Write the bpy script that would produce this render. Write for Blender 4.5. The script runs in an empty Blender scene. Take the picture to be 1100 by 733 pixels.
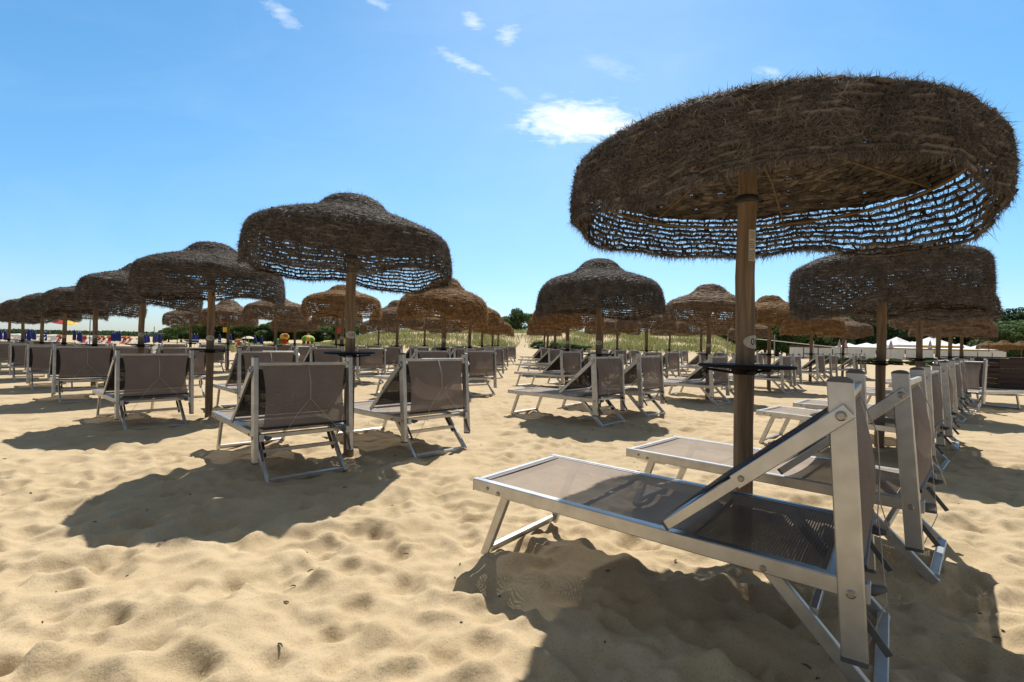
import bpy, math, random
import numpy as np
from mathutils import Vector, Matrix
random.seed(7); RNG = np.random.default_rng(11)
scene = bpy.context.scene
COL = scene.collection
R = math.radians

# ------------------------------------------------------------------ helpers
def lin(c):
    return tuple(((v/255)/12.92 if v/255 <= .04045 else ((v/255+.055)/1.055)**2.4) for v in c)

class MB:
    """collects pieces of one mesh"""
    def __init__(s): s.v = []; s.f = []; s.uv = {}
    def add(s, vs, fs):
        n = len(s.v); s.v += [tuple(v) for v in vs]; s.f += [tuple(i+n for i in f) for f in fs]
    def bar(s, a, b, w, h, up=(0, 0, 1), ch=.12):
        """rectangular profile with softened edges from a to b; w across, h along up"""
        a = Vector(a); b = Vector(b); d = (b-a).normalized(); up = Vector(up)
        sx = d.cross(up).normalized(); uz = sx.cross(d).normalized()
        c = min(w, h)*ch; W = w/2; H = h/2
        prof = [(-W+c, -H), (W-c, -H), (W, -H+c), (W, H-c), (W-c, H), (-W+c, H), (-W, H-c), (-W, -H+c)]
        vs = [p+sx*x+uz*y for p in (a, b) for x, y in prof]
        fs = [(i, (i+1) % 8, 8+(i+1) % 8, 8+i) for i in range(8)]
        fs += [tuple(reversed(range(8))), tuple(range(8, 16))]
        s.add(vs, fs)
    def tube(s, pts, r, n=8, cap=True):
        pts = [Vector(p) for p in pts]; rs = r if isinstance(r, (list, tuple)) else [r]*len(pts)
        vs = []; prev = None
        for i, p in enumerate(pts):
            d = (pts[min(i+1, len(pts)-1)]-pts[max(i-1, 0)]).normalized()
            if prev is None:
                ref = Vector((0, 0, 1)) if abs(d.z) < .9 else Vector((1, 0, 0))
                u = d.cross(ref).normalized()
            else:
                u = (prev-d*prev.dot(d)).normalized()
            prev = u; w = d.cross(u)
            for k in range(n):
                t = 2*math.pi*k/n
                vs.append(p+u*math.cos(t)*rs[i]+w*math.sin(t)*rs[i])
        fs = []
        for i in range(len(pts)-1):
            for k in range(n):
                fs.append((i*n+k, i*n+(k+1) % n, (i+1)*n+(k+1) % n, (i+1)*n+k))
        if cap:
            fs.append(tuple(reversed(range(n)))); fs.append(tuple(range((len(pts)-1)*n, len(pts)*n)))
        s.add(vs, fs)
    def lathe(s, prof, n=24, c=(0, 0, 0), wob=None):
        vs = []; fs = []
        for j, (r, z) in enumerate(prof):
            for k in range(n):
                t = 2*math.pi*k/n; rr = r*(wob(t, j) if wob else 1)
                vs.append((c[0]+rr*math.cos(t), c[1]+rr*math.sin(t), c[2]+z))
        for j in range(len(prof)-1):
            for k in range(n):
                fs.append((j*n+k, j*n+(k+1) % n, (j+1)*n+(k+1) % n, (j+1)*n+k))
        fs.append(tuple(reversed(range(n)))); fs.append(tuple(range((len(prof)-1)*n, len(prof)*n)))
        s.add(vs, fs)
    def disc(s, c, axis, r, t):
        a = Vector(axis).normalized(); c = Vector(c)
        s.tube([c, c+a*t*.6, c+a*t], [r, r, r*.7], 10)
    def box(s, c, size, ch=.06):
        c = Vector(c)
        s.bar(c-Vector((0, size[1]/2, 0)), c+Vector((0, size[1]/2, 0)), size[0], size[2], ch=ch)
    def mesh(s, name, smooth=False):
        me = bpy.data.meshes.new(name); me.from_pydata(s.v, [], s.f); me.update()
        if smooth:
            me.shade_smooth()
        return me
    def build(s, name, m, parent=None, smooth=False):
        return link(name, s.mesh(name, smooth), m, parent)

def link(name, me, m=None, parent=None):
    o = bpy.data.objects.new(name, me); COL.objects.link(o)
    if m is not None and hasattr(me, 'materials') and len(me.materials) == 0: me.materials.append(m)
    if parent: o.parent = parent
    return o

def np_mesh(name, v, quads=None, tris=None, smooth=False, uv=None):
    me = bpy.data.meshes.new(name)
    v = np.asarray(v, np.float32)
    nq = 0 if quads is None else len(quads); nt = 0 if tris is None else len(tris)
    idx = []
    if nq: idx.append(np.asarray(quads, np.int32).ravel())
    if nt: idx.append(np.asarray(tris, np.int32).ravel())
    idx = np.concatenate(idx)
    me.vertices.add(len(v)); me.vertices.foreach_set('co', v.ravel())
    me.loops.add(len(idx)); me.loops.foreach_set('vertex_index', idx)
    me.polygons.add(nq+nt)
    st = np.concatenate([np.arange(nq)*4, nq*4+np.arange(nt)*3]).astype(np.int32)
    me.polygons.foreach_set('loop_start', st)
    me.update(calc_edges=True); me.validate()
    if smooth: me.shade_smooth()
    return me

def tag(o, label, cat, group=None, kind=None):
    if label: o['label'] = label
    if cat: o['category'] = cat
    if group: o['group'] = group
    if kind: o['kind'] = kind
    return o

def thing(name, label, cat, loc=(0, 0, 0), rz=0, group=None):
    o = bpy.data.objects.new(name, None); COL.objects.link(o)
    o.empty_display_size = .2
    o.location = loc; o.rotation_euler = (0, 0, rz)
    return tag(o, label, cat, group)

def copy_tree(o, parent=None, skip=()):
    c = o.copy(); COL.objects.link(c)
    if parent: c.parent = parent
    for ch in list(o.children):
        if ch.name.split('.')[0] in skip: continue
        copy_tree(ch, c, skip)
    return c

def perlin(x, y, seed=0):
    rs = np.random.RandomState(seed); P = rs.permutation(512).astype(np.int64)
    ang = rs.rand(512)*2*np.pi; gx = np.cos(ang); gy = np.sin(ang)
    xi = np.floor(x).astype(np.int64); yi = np.floor(y).astype(np.int64)
    xf = x-xi; yf = y-yi
    u = xf**3*(xf*(xf*6-15)+10); w = yf**3*(yf*(yf*6-15)+10)
    def g(a, b, dx, dy):
        h = P[(P[a & 511]+b) & 511]
        return gx[h]*dx+gy[h]*dy
    n00 = g(xi, yi, xf, yf); n10 = g(xi+1, yi, xf-1, yf)
    n01 = g(xi, yi+1, xf, yf-1); n11 = g(xi+1, yi+1, xf-1, yf-1)
    return (n00*(1-u)+n10*u)*(1-w)+(n01*(1-u)+n11*u)*w
def sstep(a, b, x):
    t = np.clip((x-a)/(b-a), 0, 1); return t*t*(3-2*t)

# ------------------------------------------------------------------ materials
def new_mat(name):
    m = bpy.data.materials.new(name); m.use_nodes = True
    nt = m.node_tree; nt.nodes.clear()
    out = nt.nodes.new('ShaderNodeOutputMaterial')
    return m, nt, out
def N(nt, t, **kw):
    n = nt.nodes.new(t)
    for k, v in kw.items():
        if k in n.inputs: n.inputs[k].default_value = v
        else: setattr(n, k, v)
    return n
def ramp(nt, fac, stops):
    r = nt.nodes.new('ShaderNodeValToRGB')
    el = r.color_ramp.elements
    while len(el) < len(stops): el.new(.5)
    for e, (p, c) in zip(el, stops):
        e.position = p; e.color = (*c, 1)
    nt.links.new(fac, r.inputs['Fac']); return r.outputs['Color']
def noise(nt, scale, detail=4, rough=.55, coord='Object', mapscale=None, dist=0):
    tc = N(nt, 'ShaderNodeTexCoord'); src = tc.outputs[coord]
    if mapscale:
        mp = N(nt, 'ShaderNodeMapping'); mp.inputs['Scale'].default_value = mapscale
        nt.links.new(src, mp.inputs['Vector']); src = mp.outputs['Vector']
    n = N(nt, 'ShaderNodeTexNoise', Scale=scale, Detail=detail, Roughness=rough, Distortion=dist)
    nt.links.new(src, n.inputs['Vector']); return n.outputs['Fac']
def simple(name, c1, c2=None, rough=.6, scale=8, metal=0, bump=0, bscale=None, mapscale=None, spec=.4, detail=4):
    m, nt, out = new_mat(name)
    b = N(nt, 'ShaderNodeBsdfPrincipled'); b.inputs['Roughness'].default_value = rough
    b.inputs['Metallic'].default_value = metal; b.inputs['Specular IOR Level'].default_value = spec
    c2 = c2 or tuple(v*.8 for v in c1)
    f = noise(nt, scale, detail, mapscale=mapscale)
    nt.links.new(ramp(nt, f, [(.3, c2), (.7, c1)]), b.inputs['Base Color'])
    if bump:
        bp = N(nt, 'ShaderNodeBump', Strength=bump, Distance=.01)
        nt.links.new(noise(nt, bscale or scale*3, 5, mapscale=mapscale), bp.inputs['Height'])
        nt.links.new(bp.outputs['Normal'], b.inputs['Normal'])
    nt.links.new(b.outputs['BSDF'], out.inputs['Surface']); return m

def straw_mat(name, dark, mid, light, transl=.3):
    m, nt, out = new_mat(name)
    geo = N(nt, 'ShaderNodeNewGeometry')
    f = noise(nt, 7, 3)
    mx = N(nt, 'ShaderNodeMath', operation='MULTIPLY_ADD')
    nt.links.new(geo.outputs['Random Per Island'], mx.inputs[0]); mx.inputs[1].default_value = .50
    ml = N(nt, 'ShaderNodeMath', operation='MULTIPLY_ADD'); nt.links.new(f, ml.inputs[0])
    ml.inputs[1].default_value = .9; ml.inputs[2].default_value = -.22
    nt.links.new(ml.outputs[0], mx.inputs[2])
    col = ramp(nt, mx.outputs[0], [(.05, dark), (.5, mid), (.95, light)])
    b = N(nt, 'ShaderNodeBsdfPrincipled', Roughness=.75); b.inputs['Specular IOR Level'].default_value = .25
    nt.links.new(col, b.inputs['Base Color'])
    t = N(nt, 'ShaderNodeBsdfTranslucent'); nt.links.new(col, t.inputs['Color'])
    mix = N(nt, 'ShaderNodeMixShader', Fac=transl)
    nt.links.new(b.outputs[0], mix.inputs[1]); nt.links.new(t.outputs[0], mix.inputs[2])
    nt.links.new(mix.outputs[0], out.inputs['Surface']); return m

def fabric_mat(name, c, pitch=.011, hole=.5, transl=.25):
    m, nt, out = new_mat(name)
    uv = N(nt, 'ShaderNodeUVMap')
    sep = N(nt, 'ShaderNodeSeparateXYZ'); nt.links.new(uv.outputs[0], sep.inputs[0])
    def frac(sock, off=0):
        a = N(nt, 'ShaderNodeMath', operation='MULTIPLY_ADD'); nt.links.new(sock, a.inputs[0])
        a.inputs[1].default_value = 1/pitch; a.inputs[2].default_value = off
        b = N(nt, 'ShaderNodeMath', operation='FRACT'); nt.links.new(a.outputs[0], b.inputs[0])
        d = N(nt, 'ShaderNodeMath', operation='LESS_THAN'); nt.links.new(b.outputs[0], d.inputs[0])
        d.inputs[1].default_value = hole; return d.outputs[0]
    mul = N(nt, 'ShaderNodeMath', operation='MULTIPLY')
    nt.links.new(frac(sep.outputs[0]), mul.inputs[0]); nt.links.new(frac(sep.outputs[1]), mul.inputs[1])
    b = N(nt, 'ShaderNodeBsdfPrincipled', Roughness=.7); b.inputs['Specular IOR Level'].default_value = .12
    f = noise(nt, 3, 5)
    col = ramp(nt, f, [(.3, tuple(v*.78 for v in c)), (.7, c)])
    nt.links.new(col, b.inputs['Base Color'])
    t = N(nt, 'ShaderNodeBsdfTranslucent'); nt.links.new(col, t.inputs['Color'])
    mix = N(nt, 'ShaderNodeMixShader', Fac=transl)
    nt.links.new(b.outputs[0], mix.inputs[1]); nt.links.new(t.outputs[0], mix.inputs[2])
    tr = N(nt, 'ShaderNodeBsdfTransparent')
    mix2 = N(nt, 'ShaderNodeMixShader')
    nt.links.new(mul.outputs[0], mix2.inputs[0])
    nt.links.new(mix.outputs[0], mix2.inputs[1]); nt.links.new(tr.outputs[0], mix2.inputs[2])
    nt.links.new(mix2.outputs[0], out.inputs['Surface']); return m

def sand_mat():
    m, nt, out = new_mat('sand')
    b = N(nt, 'ShaderNodeBsdfPrincipled', Roughness=.95); b.inputs['Specular IOR Level'].default_value = .15
    L = nt.links.new
    big = noise(nt, .35, 4); fine = noise(nt, 130, 3, .7); mid = noise(nt, 2.2, 6, .65)
    c1 = ramp(nt, mid, [(.3, (.425, .322, .190)), (.72, (.52, .407, .258))])
    gr = ramp(nt, fine, [(.30, (.62, .60, .58)), (.45, (1, 1, 1)), (.62, (1, 1, 1)), (.78, (1.18, 1.18, 1.18))])
    mu = N(nt, 'ShaderNodeMix', data_type='RGBA', blend_type='MULTIPLY'); mu.inputs[0].default_value = 1
    L(c1, mu.inputs[6]); L(gr, mu.inputs[7])
    bg = ramp(nt, big, [(.3, (.92, .91, .9)), (.7, (1.05, 1.04, 1.03))])
    mu2 = N(nt, 'ShaderNodeMix', data_type='RGBA', blend_type='MULTIPLY'); mu2.inputs[0].default_value = 1
    L(mu.outputs[2], mu2.inputs[6]); L(bg, mu2.inputs[7])
    L(mu2.outputs[2], b.inputs['Base Color'])
    bp = N(nt, 'ShaderNodeBump', Strength=.5, Distance=.004); L(noise(nt, 190, 3, .7), bp.inputs['Height'])
    bp2 = N(nt, 'ShaderNodeBump', Strength=.4, Distance=.03); L(noise(nt, 11, 6, .6), bp2.inputs['Height'])
    L(bp.outputs['Normal'], bp2.inputs['Normal']); L(bp2.outputs['Normal'], b.inputs['Normal'])
    L(b.outputs[0], out.inputs['Surface']); return m

M = {}
M['sand'] = sand_mat()
M['grey_straw'] = straw_mat('grey_straw', (.040, .032, .026), (.132, .107, .087), (.32, .27, .225), .22)
M['golden_straw'] = straw_mat('golden_straw', (.11, .058, .024), (.34, .19, .08), (.58, .38, .19), .38)
M['brown_straw'] = straw_mat('brown_straw', (.09, .058, .035), (.29, .195, .118), (.50, .36, .24), .34)
M['alu'] = simple('anodised_aluminium', (.58, .575, .56), (.44, .43, .41), rough=.38, scale=11, detail=9, metal=.85, bump=0)
M['alu_dull'] = simple('dull_aluminium', (.55, .55, .55), (.45, .45, .45), rough=.5, scale=9, metal=.7)
M['cap'] = simple('grey_plastic_cap', (.10, .10, .105), (.075, .075, .08), rough=.5, scale=20)
M['dark_plastic'] = simple('dark_plastic', (.035, .034, .033), (.022, .022, .022), rough=.5, scale=20)
M['bolt'] = simple('steel_bolt', (.45, .42, .36), (.25, .22, .18), rough=.35, scale=40, metal=.9)
M['fabric'] = fabric_mat('taupe_mesh_fabric', (.34, .27, .21), hole=.34, transl=.10)
M['fabric_dark'] = fabric_mat('dark_mesh_fabric', (.27, .22, .195), hole=.27, transl=.22)
M['shadow_toned_cloth'] = fabric_mat('cloth_with_painted_shade', (.055, .045, .040), hole=.2, transl=.05)  # sunshade cloth, colour darkened to stand in for the enclosed shade beneath it
M['hem'] = simple('fabric_hem', (.19, .145, .115), (.14, .105, .085), rough=.6, scale=30)
M['cord'] = simple('cord', (.55, .5, .42), (.4, .36, .3), rough=.8, scale=60)
M['table'] = simple('dark_table', (.020, .015, .013), (.010, .008, .007), rough=.75, scale=9, bump=.1, spec=.15)
M['plate'] = simple('worn_white_plate', (.62, .58, .5), (.42, .38, .31), rough=.5, scale=25)
M['ink'] = simple('black_ink', (.012, .012, .012), rough=.5)
M['yellow_cord'] = simple('yellowed_cane', (.24, .165, .075), (.15, .10, .045), rough=.7, scale=20)

def wood_mat(name, c1, c2, c3):
    m, nt, out = new_mat(name); L = nt.links.new
    b = N(nt, 'ShaderNodeBsdfPrincipled', Roughness=.75); b.inputs['Specular IOR Level'].default_value = .3
    f = noise(nt, 3.0, 8, .6, mapscale=(9, 9, .55), dist=.6)
    col = ramp(nt, f, [(.28, c3), (.48, c2), (.7, c1)])
    tc = N(nt, 'ShaderNodeTexCoord'); mp = N(nt, 'ShaderNodeMapping'); mp.inputs['Scale'].default_value = (6.5, 6.5, 3.6)
    L(tc.outputs['Object'], mp.inputs[0])
    vo = N(nt, 'ShaderNodeTexVoronoi', Scale=1.0); L(mp.outputs[0], vo.inputs['Vector'])
    kn = ramp(nt, vo.outputs['Distance'], [(.0, (.12, .10, .09)), (.10, (.25, .22, .2)), (.17, (1, 1, 1))])
    mu = N(nt, 'ShaderNodeMix', data_type='RGBA', blend_type='MULTIPLY'); mu.inputs[0].default_value = 1
    L(col, mu.inputs[6]); L(kn, mu.inputs[7]); L(mu.outputs[2], b.inputs['Base Color'])
    bp = N(nt, 'ShaderNodeBump', Strength=.35, Distance=.006); L(f, bp.inputs['Height']); L(bp.outputs[0], b.inputs['Normal'])
    L(b.outputs[0], out.inputs['Surface']); return m
M['pole'] = wood_mat('weathered_pole_wood', (.31, .225, .145), (.20, .138, .088), (.10, .066, .043))

# ------------------------------------------------------------------ ground heights
def macro(x, y):
    x = np.asarray(x, float); y = np.asarray(y, float)
    q = x/np.maximum(y, 5)
    mask = sstep(-.44, -.20, q)*(1-sstep(.40, .50, q))
    wob = perlin(x/13, y/13, 5)
    h = (.75*sstep(34, 50, y)+(2.25+.5*wob)*sstep(47+4*wob, 74, y))*mask
    side = -.0108*np.clip(-x-1.0, 0, 16)
    return h+side+.12*sstep(30, 60, y)*perlin(x/9, y/9, 8)

GX = None
def build_ground():
    def axis(lo, hi, d0, l0, l1, growth):
        a = list(np.arange(l0, l1+1e-6, d0)); d = d0
        while a[-1] < hi: d *= growth; a.append(a[-1]+d)
        d = d0; b = [a[0]]
        while b[-1] > lo: d *= growth; b.append(b[-1]-d)
        return np.array(sorted(set(b[1:]+a)))
    xs = axis(-900, 900, .020, -3.6, 4.6, 1.020)
    ys = [-12, -6, -3, -1, 0, .6, .95]
    y = 1.1
    while y < 1600:
        ys.append(y); y += max(.017, .0055*y if y < 90 else .05*y)
    ys = np.array(ys)
    X, Y = np.meshgrid(xs, ys)
    dx = np.gradient(xs)[None, :]+0*X; dy = np.gradient(ys)[:, None]+0*X
    sp = np.maximum(dx, np.minimum(dy, dx*3))
    def att(w): return np.clip(w/(3.2*sp)-.4, 0, 1)
    H = np.zeros_like(X)
    wx = X+.35*perlin(X/1.1, Y/1.1, 21); wy = Y+.35*perlin(X/1.1, Y/1.1, 22)
    H += .045*perlin(wx/2.1, wy/2.1, 1)*att(2.1)
    H += .026*perlin(wx/.82, wy/.82, 2)*att(.82)
    n = perlin(wx/.40+3, wy/.34, 3)
    H += .070*(.27-np.sqrt(n*n+.0008))*att(.5)*(.6+.8*np.clip(perlin(X/1.7, Y/1.7, 9)+.4, 0, 1))
    H += .036*perlin(wx/.26, wy/.21, 4)*att(.21)*(.4+1.2*np.clip(perlin(X/.9, Y/.9, 19)+.4, 0, 1))
    H += .0075*perlin(X/.085, Y/.085, 6)*att(.085)
    # footprints and scuffs
    rs = np.random.RandomState(3)
    for i in range(7000):
        t = rs.rand(); py = 1.0+15*t**1.5; px = (rs.rand()*2-1)*1.15*(py+1.0)+.1
        a = rs.rand()*6.28; r1 = (.040+.075*rs.rand()**1.6) if i < 4600 else (.022+.035*rs.rand()); r2 = r1*(1.1+1.2*rs.rand()); dep = r1*(.14+.22*rs.rand())
        i0, i1 = np.searchsorted(xs, [px-3*r2, px+3*r2]); j0, j1 = np.searchsorted(ys, [py-3*r2, py+3*r2])
        if i1-i0 < 5 or j1-j0 < 4: continue
        U = X[j0:j1, i0:i1]-px; V = Y[j0:j1, i0:i1]-py
        u = (U*math.cos(a)+V*math.sin(a))/r2; v = (-U*math.sin(a)+V*math.cos(a))/r1
        d2 = u*u+v*v
        prof = -np.exp(-d2**2.6)+.42*np.exp(-((np.sqrt(d2)-1.35)/.38)**2)*(.6+.6*u/(1+np.abs(u)))
        H[j0:j1, i0:i1] += dep*prof
    # sand drifted up around the first lounger's foot and under its bed
    for cx, cy, r1, r2, an, hh in ((-.02, 2.72, .30, .16, .3, .075), (.42, 2.95, .30, .17, -.5, .07), (.30, 2.55, .36, .15, .5, .06),
                                   (.9, 2.5, .35, .2, -.6, .04)):
        U = X-cx; V = Y-cy
        u = (U*math.cos(an)+V*math.sin(an))/r1; v = (-U*math.sin(an)+V*math.cos(an))/r2
        H += hh*np.exp(-(u*u+v*v))
    H -= np.mean(H[(Y > 1.2) & (Y < 10) & (np.abs(X) < 5)])
    H *= .92
    Z = H*(1-.3*sstep(20, 60, Y))+macro(X, Y)
    # trodden level patches where the legs of the nearest loungers stand
    for cx, cy, zt in ((1.49, 1.98, .012), (1.23, 4.20, -.008), (2.53, 2.93, .004), (-3.16, 5.98, -.055), (-1.90, 4.63, -.062)):
        d2 = (X-cx)**2+(Y-cy)**2; Z += (zt-Z[d2 < .16].mean())*np.exp(-d2/.30)
    ny, nx = X.shape
    v = np.stack([X, Y, Z], -1).reshape(-1, 3)
    i = np.arange(ny*nx).reshape(ny, nx)
    q = np.stack([i[:-1, :-1], i[:-1, 1:], i[1:, 1:], i[1:, :-1]], -1).reshape(-1, 4)
    me = np_mesh('beach_sand', v, q, smooth=True)
    o = link('beach_sand', me, M['sand']); o['kind'] = 'structure'
    o['label'] = 'pale yellow beach sand pitted with footprints'
    return xs, ys, Z
XS, YS, ZS = build_ground()
def gz(x, y):
    i = int(np.clip(np.searchsorted(XS, x)-1, 0, len(XS)-2)); j = int(np.clip(np.searchsorted(YS, y)-1, 0, len(YS)-2))
    tx = (x-XS[i])/(XS[i+1]-XS[i]); ty = (y-YS[j])/(YS[j+1]-YS[j])
    return float((ZS[j, i]*(1-tx)+ZS[j, i+1]*tx)*(1-ty)+(ZS[j+1, i]*(1-tx)+ZS[j+1, i+1]*tx)*ty)

# ------------------------------------------------------------------ camera (measured from the photograph)
F = 525.33; PITCH = .005355; ROLL = .021807; CAMH = 1.2528
def at(px, py, d):
    """world point seen at photo pixel (px,py) at depth d (metres along the view)"""
    u, v = px-550, py-366.5
    c, s = math.cos(ROLL), math.sin(ROLL)
    x = u*c+v*s; y = -u*s+v*c
    cp, sp = math.cos(PITCH), math.sin(PITCH)
    dd = 1.0; up = -y/F
    Yw = dd*cp-up*sp; Zw = dd*sp+up*cp
    k = d/Yw
    return Vector((x/F*k, d, CAMH+Zw*k))
cam = bpy.data.cameras.new('camera'); camo = bpy.data.objects.new('camera', cam); COL.objects.link(camo)
cam.sensor_width = 36; cam.lens = 36*F/1100; cam.clip_end = 5000; cam.clip_start = .05
fw = Vector((0, math.cos(PITCH), math.sin(PITCH))); up0 = Vector((0, -math.sin(PITCH), math.cos(PITCH))); rt0 = Vector((1, 0, 0))
rt = math.cos(ROLL)*rt0+math.sin(ROLL)*up0; up = -math.sin(ROLL)*rt0+math.cos(ROLL)*up0
camo.matrix_world = Matrix(((rt.x, up.x, -fw.x, 0), (rt.y, up.y, -fw.y, 0), (rt.z, up.z, -fw.z, CAMH), (0, 0, 0, 1)))
scene.camera = camo

# ------------------------------------------------------------------ straw umbrellas
PROFS = {
    'flat': [(.05, 2.80), (.18, 2.79), (.30, 2.725), (.39, 2.625), (.50, 2.555), (.74, 2.485), (.99, 2.40), (1.095, 2.345), (1.118, 2.25), (1.122, 2.12), (1.11, 2.012)],
    'drum': [(.05, 2.66), (.2, 2.652), (.35, 2.615), (.5, 2.57), (.65, 2.535), (.8, 2.505), (.97, 2.46), (1.095, 2.385), (1.12, 2.20), (1.128, 2.0), (1.115, 1.79)],
    'tall': [(.05, 2.85), (.18, 2.838), (.30, 2.785), (.39, 2.70), (.50, 2.63), (.74, 2.56), (.95, 2.49), (1.075, 2.40), (1.11, 2.26), (1.125, 2.12), (1.115, 1.975)],
    'long': [(.05, 2.80), (.18, 2.787), (.30, 2.725), (.40, 2.625), (.52, 2.545), (.75, 2.475), (.95, 2.395), (1.065, 2.28), (1.11, 2.12), (1.13, 1.98), (1.12, 1.855)],
    'mid': [(.05, 2.82), (.18, 2.807), (.31, 2.745), (.42, 2.635), (.55, 2.55), (.76, 2.475), (.95, 2.39), (1.065, 2.28), (1.105, 2.13), (1.12, 2.00), (1.11, 1.87)]}
def canopy_mesh(name, prof, seed, nt_, d_row, nlink, nfib, fw_, flen, crown=1.0, hang=0):
    rs = np.random.RandomState(seed); PROF = np.array(PROFS[prof])
    seg = np.r_[0, np.cumsum(np.hypot(*np.diff(PROF, axis=0).T))]; L = seg[-1]
    S_SK = seg[7]                                   # below this the weave is open
    ph = rs.rand(12)*6.28
    def surf(th, s):
        f = s/L
        # smooth profile through the control points (uniform Catmull-Rom in arc length)
        k = np.clip(np.searchsorted(seg, s, 'right')-1, 0, len(seg)-2); t = (s-seg[k])/(seg[k+1]-seg[k])
        p0 = PROF[np.maximum(k-1, 0)]; p1 = PROF[k]; p2 = PROF[k+1]; p3 = PROF[np.minimum(k+2, len(seg)-1)]
        t = t[..., None]
        P = .5*((2*p1)+(-p0+p2)*t+(2*p0-5*p1+4*p2-p3)*t**2+(-p0+3*p1-3*p2+p3)*t**3)
        r = P[..., 0]; z = P[..., 1]
        g = f**1.3
        r = r*(1+g*(.022*np.sin(2*th+ph[0])+.018*np.sin(3*th+ph[1])+.012*np.sin(5*th+ph[2])+.006*np.sin(11*th+ph[3])))
        z = z-.03*np.sin(np.pi*np.clip(f*1.5, 0, 1))*np.cos(6*th+ph[4])*g
        sk = np.clip((s-seg[6])/(L-seg[6]), 0, 1)
        z = z+sk*(.045*np.sin(2*th+ph[5])+.035*np.sin(3*th+ph[6])+.02*np.sin(5*th+ph[7])+.012*np.sin(9*th+ph[8]))
        r = r+sk*(.018*np.sin(7*th+ph[9])+.012*np.sin(13*th+ph[10]))
        z = np.where(s < seg[4], 2.6+(z-2.6)*crown, z)
        return np.stack([r*np.cos(th), r*np.sin(th), z], -1)
    V = []; Q = []; T = []; n0 = 0
    s = .02; rows = []
    while s < L: rows.append(s); s += d_row*(.9 if s < S_SK else 1.12)
    rows = np.array(rows)
    th = np.arange(nt_)*2*np.pi/nt_
    eps = 1e-3
    for j, sj in enumerate(rows):
        openw = sj > S_SK
        n = max(24, int(nt_*min(1, .15+sj/seg[6]))) if nt_ > 100 else nt_
        t = np.arange(n)*2*np.pi/n+rs.rand()*.1
        sv = np.clip(sj+.0035*np.sin(t*17+j*.6)+.003*np.sin(t*41+j)+.0016*rs.randn(n), 0.001, L-.001)
        P = surf(t, sv); Ts = surf(t, sv+eps)-P; Ts /= np.linalg.norm(Ts, axis=-1, keepdims=True)
        Tt = surf(t+eps, sv)-P; Tt /= np.linalg.norm(Tt, axis=-1, keepdims=True)
        Nn = np.cross(Ts, Tt)*-1; Nn /= np.linalg.norm(Nn, axis=-1, keepdims=True)
        sgn = np.sign(np.sum(Nn*np.stack([np.cos(t), np.sin(t), .6+0*t], -1), -1))[:, None]; Nn *= sgn
        a = d_row*(.34 if openw else .78)*(1+.20*np.sin(np.arange(n)*2.1+j)+.10*rs.randn(n))
        b = d_row*(.38 if openw or nt_ < 200 else .24)*(1+.2*np.sin(np.arange(n)*2.1+j+1))
        a = a[:, None]; b = b[:, None]
        ring = np.stack([P-Ts*a, P+Nn*b, P+Ts*a, P-Nn*b], 1)
        # each row is laid from short overlapping strands, every one slightly out of line
        sl = 4 if nt_ > 200 else 3; ns = -(-n//sl); ix = (np.arange(ns)[:, None]*sl+np.arange(sl+3)[None, :]) % n
        S = ring[ix]; off = (rs.randn(ns)*(.16 if openw or nt_ < 200 else .10)*d_row)[:, None, None, None]*Nn[ix][:, :, None, :]+(rs.randn(ns)*(.05 if openw else .07)*d_row)[:, None, None, None]*Ts[ix][:, :, None, :]
        off = off+((rs.randn(ns)*.22*d_row)[:, None]*np.linspace(-1, 1, sl+3)[None, :])[:, :, None, None]*Nn[ix][:, :, None, :]
        tap = np.ones(sl+3); tap[0] = tap[-1] = .4
        ctr = S.mean(2, keepdims=True); S = ctr+(S-ctr)*tap[None, :, None, None]+off
        V.append(S.reshape(-1, 3)); m_ = sl+3
        i = (np.arange(ns)[:, None]*m_+np.arange(m_-1)[None, :]).ravel(); i2 = i+1
        for c in range(4):
            c2 = (c+1) % 4
            Q.append(n0+np.stack([i*4+c, i2*4+c, i2*4+c2, i*4+c2], -1))
        n0 += ns*m_*4
        # stitches to the next row (the open net of the skirt)
        if openw and j+1 < len(rows) and nlink:
            tl = np.arange(nlink)*2*np.pi/nlink+rs.randn(nlink)*.018+j*.5*2*np.pi/nlink
            A = surf(tl, 0*tl+sj); B = surf(tl+rs.choice([-1, 1], nlink)*.014+rs.randn(nlink)*.010, 0*tl+min(rows[j+1], L-.001))
            rad = np.stack([np.cos(tl), np.sin(tl), 0*tl], -1); tan = np.stack([-np.sin(tl), np.cos(tl), 0*tl], -1)
            w = (d_row*(.08+.26*rs.rand(nlink)**1.5))[:, None]
            V.append(np.stack([A+rad*w, A+tan*w, A-rad*w*.7-tan*w, B+rad*w, B+tan*w, B-rad*w*.7-tan*w], 1).reshape(-1, 3))
            i = np.arange(nlink)*6+n0
            for c in range(3):
                Q.append(np.stack([i+c, i+(c+1) % 3, i+3+(c+1) % 3, i+3+c], -1))
            n0 += nlink*6
    # loose straw ends
    u = rs.rand(nfib*3); s_all = u*L*.995
    rr = np.interp(s_all, seg, PROF[:, 0])/1.13
    keep = rs.rand(nfib*3) < rr; s_all = s_all[keep][:nfib]
    s_all = np.r_[s_all, S_SK+(L-S_SK)*rs.rand(int(hang*nfib))]
    nf = len(s_all)
    jr = np.clip(np.searchsorted(rows, s_all), 0, len(rows)-1); sk = s_all > S_SK
    s_all = np.where(sk, rows[jr]+.3*d_row*rs.randn(nf)*.5, s_all); s_all = np.clip(s_all, .003, L-.003)
    t = rs.rand(nf)*2*np.pi
    P = surf(t, s_all); Ts = surf(t, s_all+eps)-P; Ts /= np.linalg.norm(Ts, axis=-1, keepdims=True)
    Tt = surf(t+eps, s_all)-P; Tt /= np.linalg.norm(Tt, axis=-1, keepdims=True)
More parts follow.
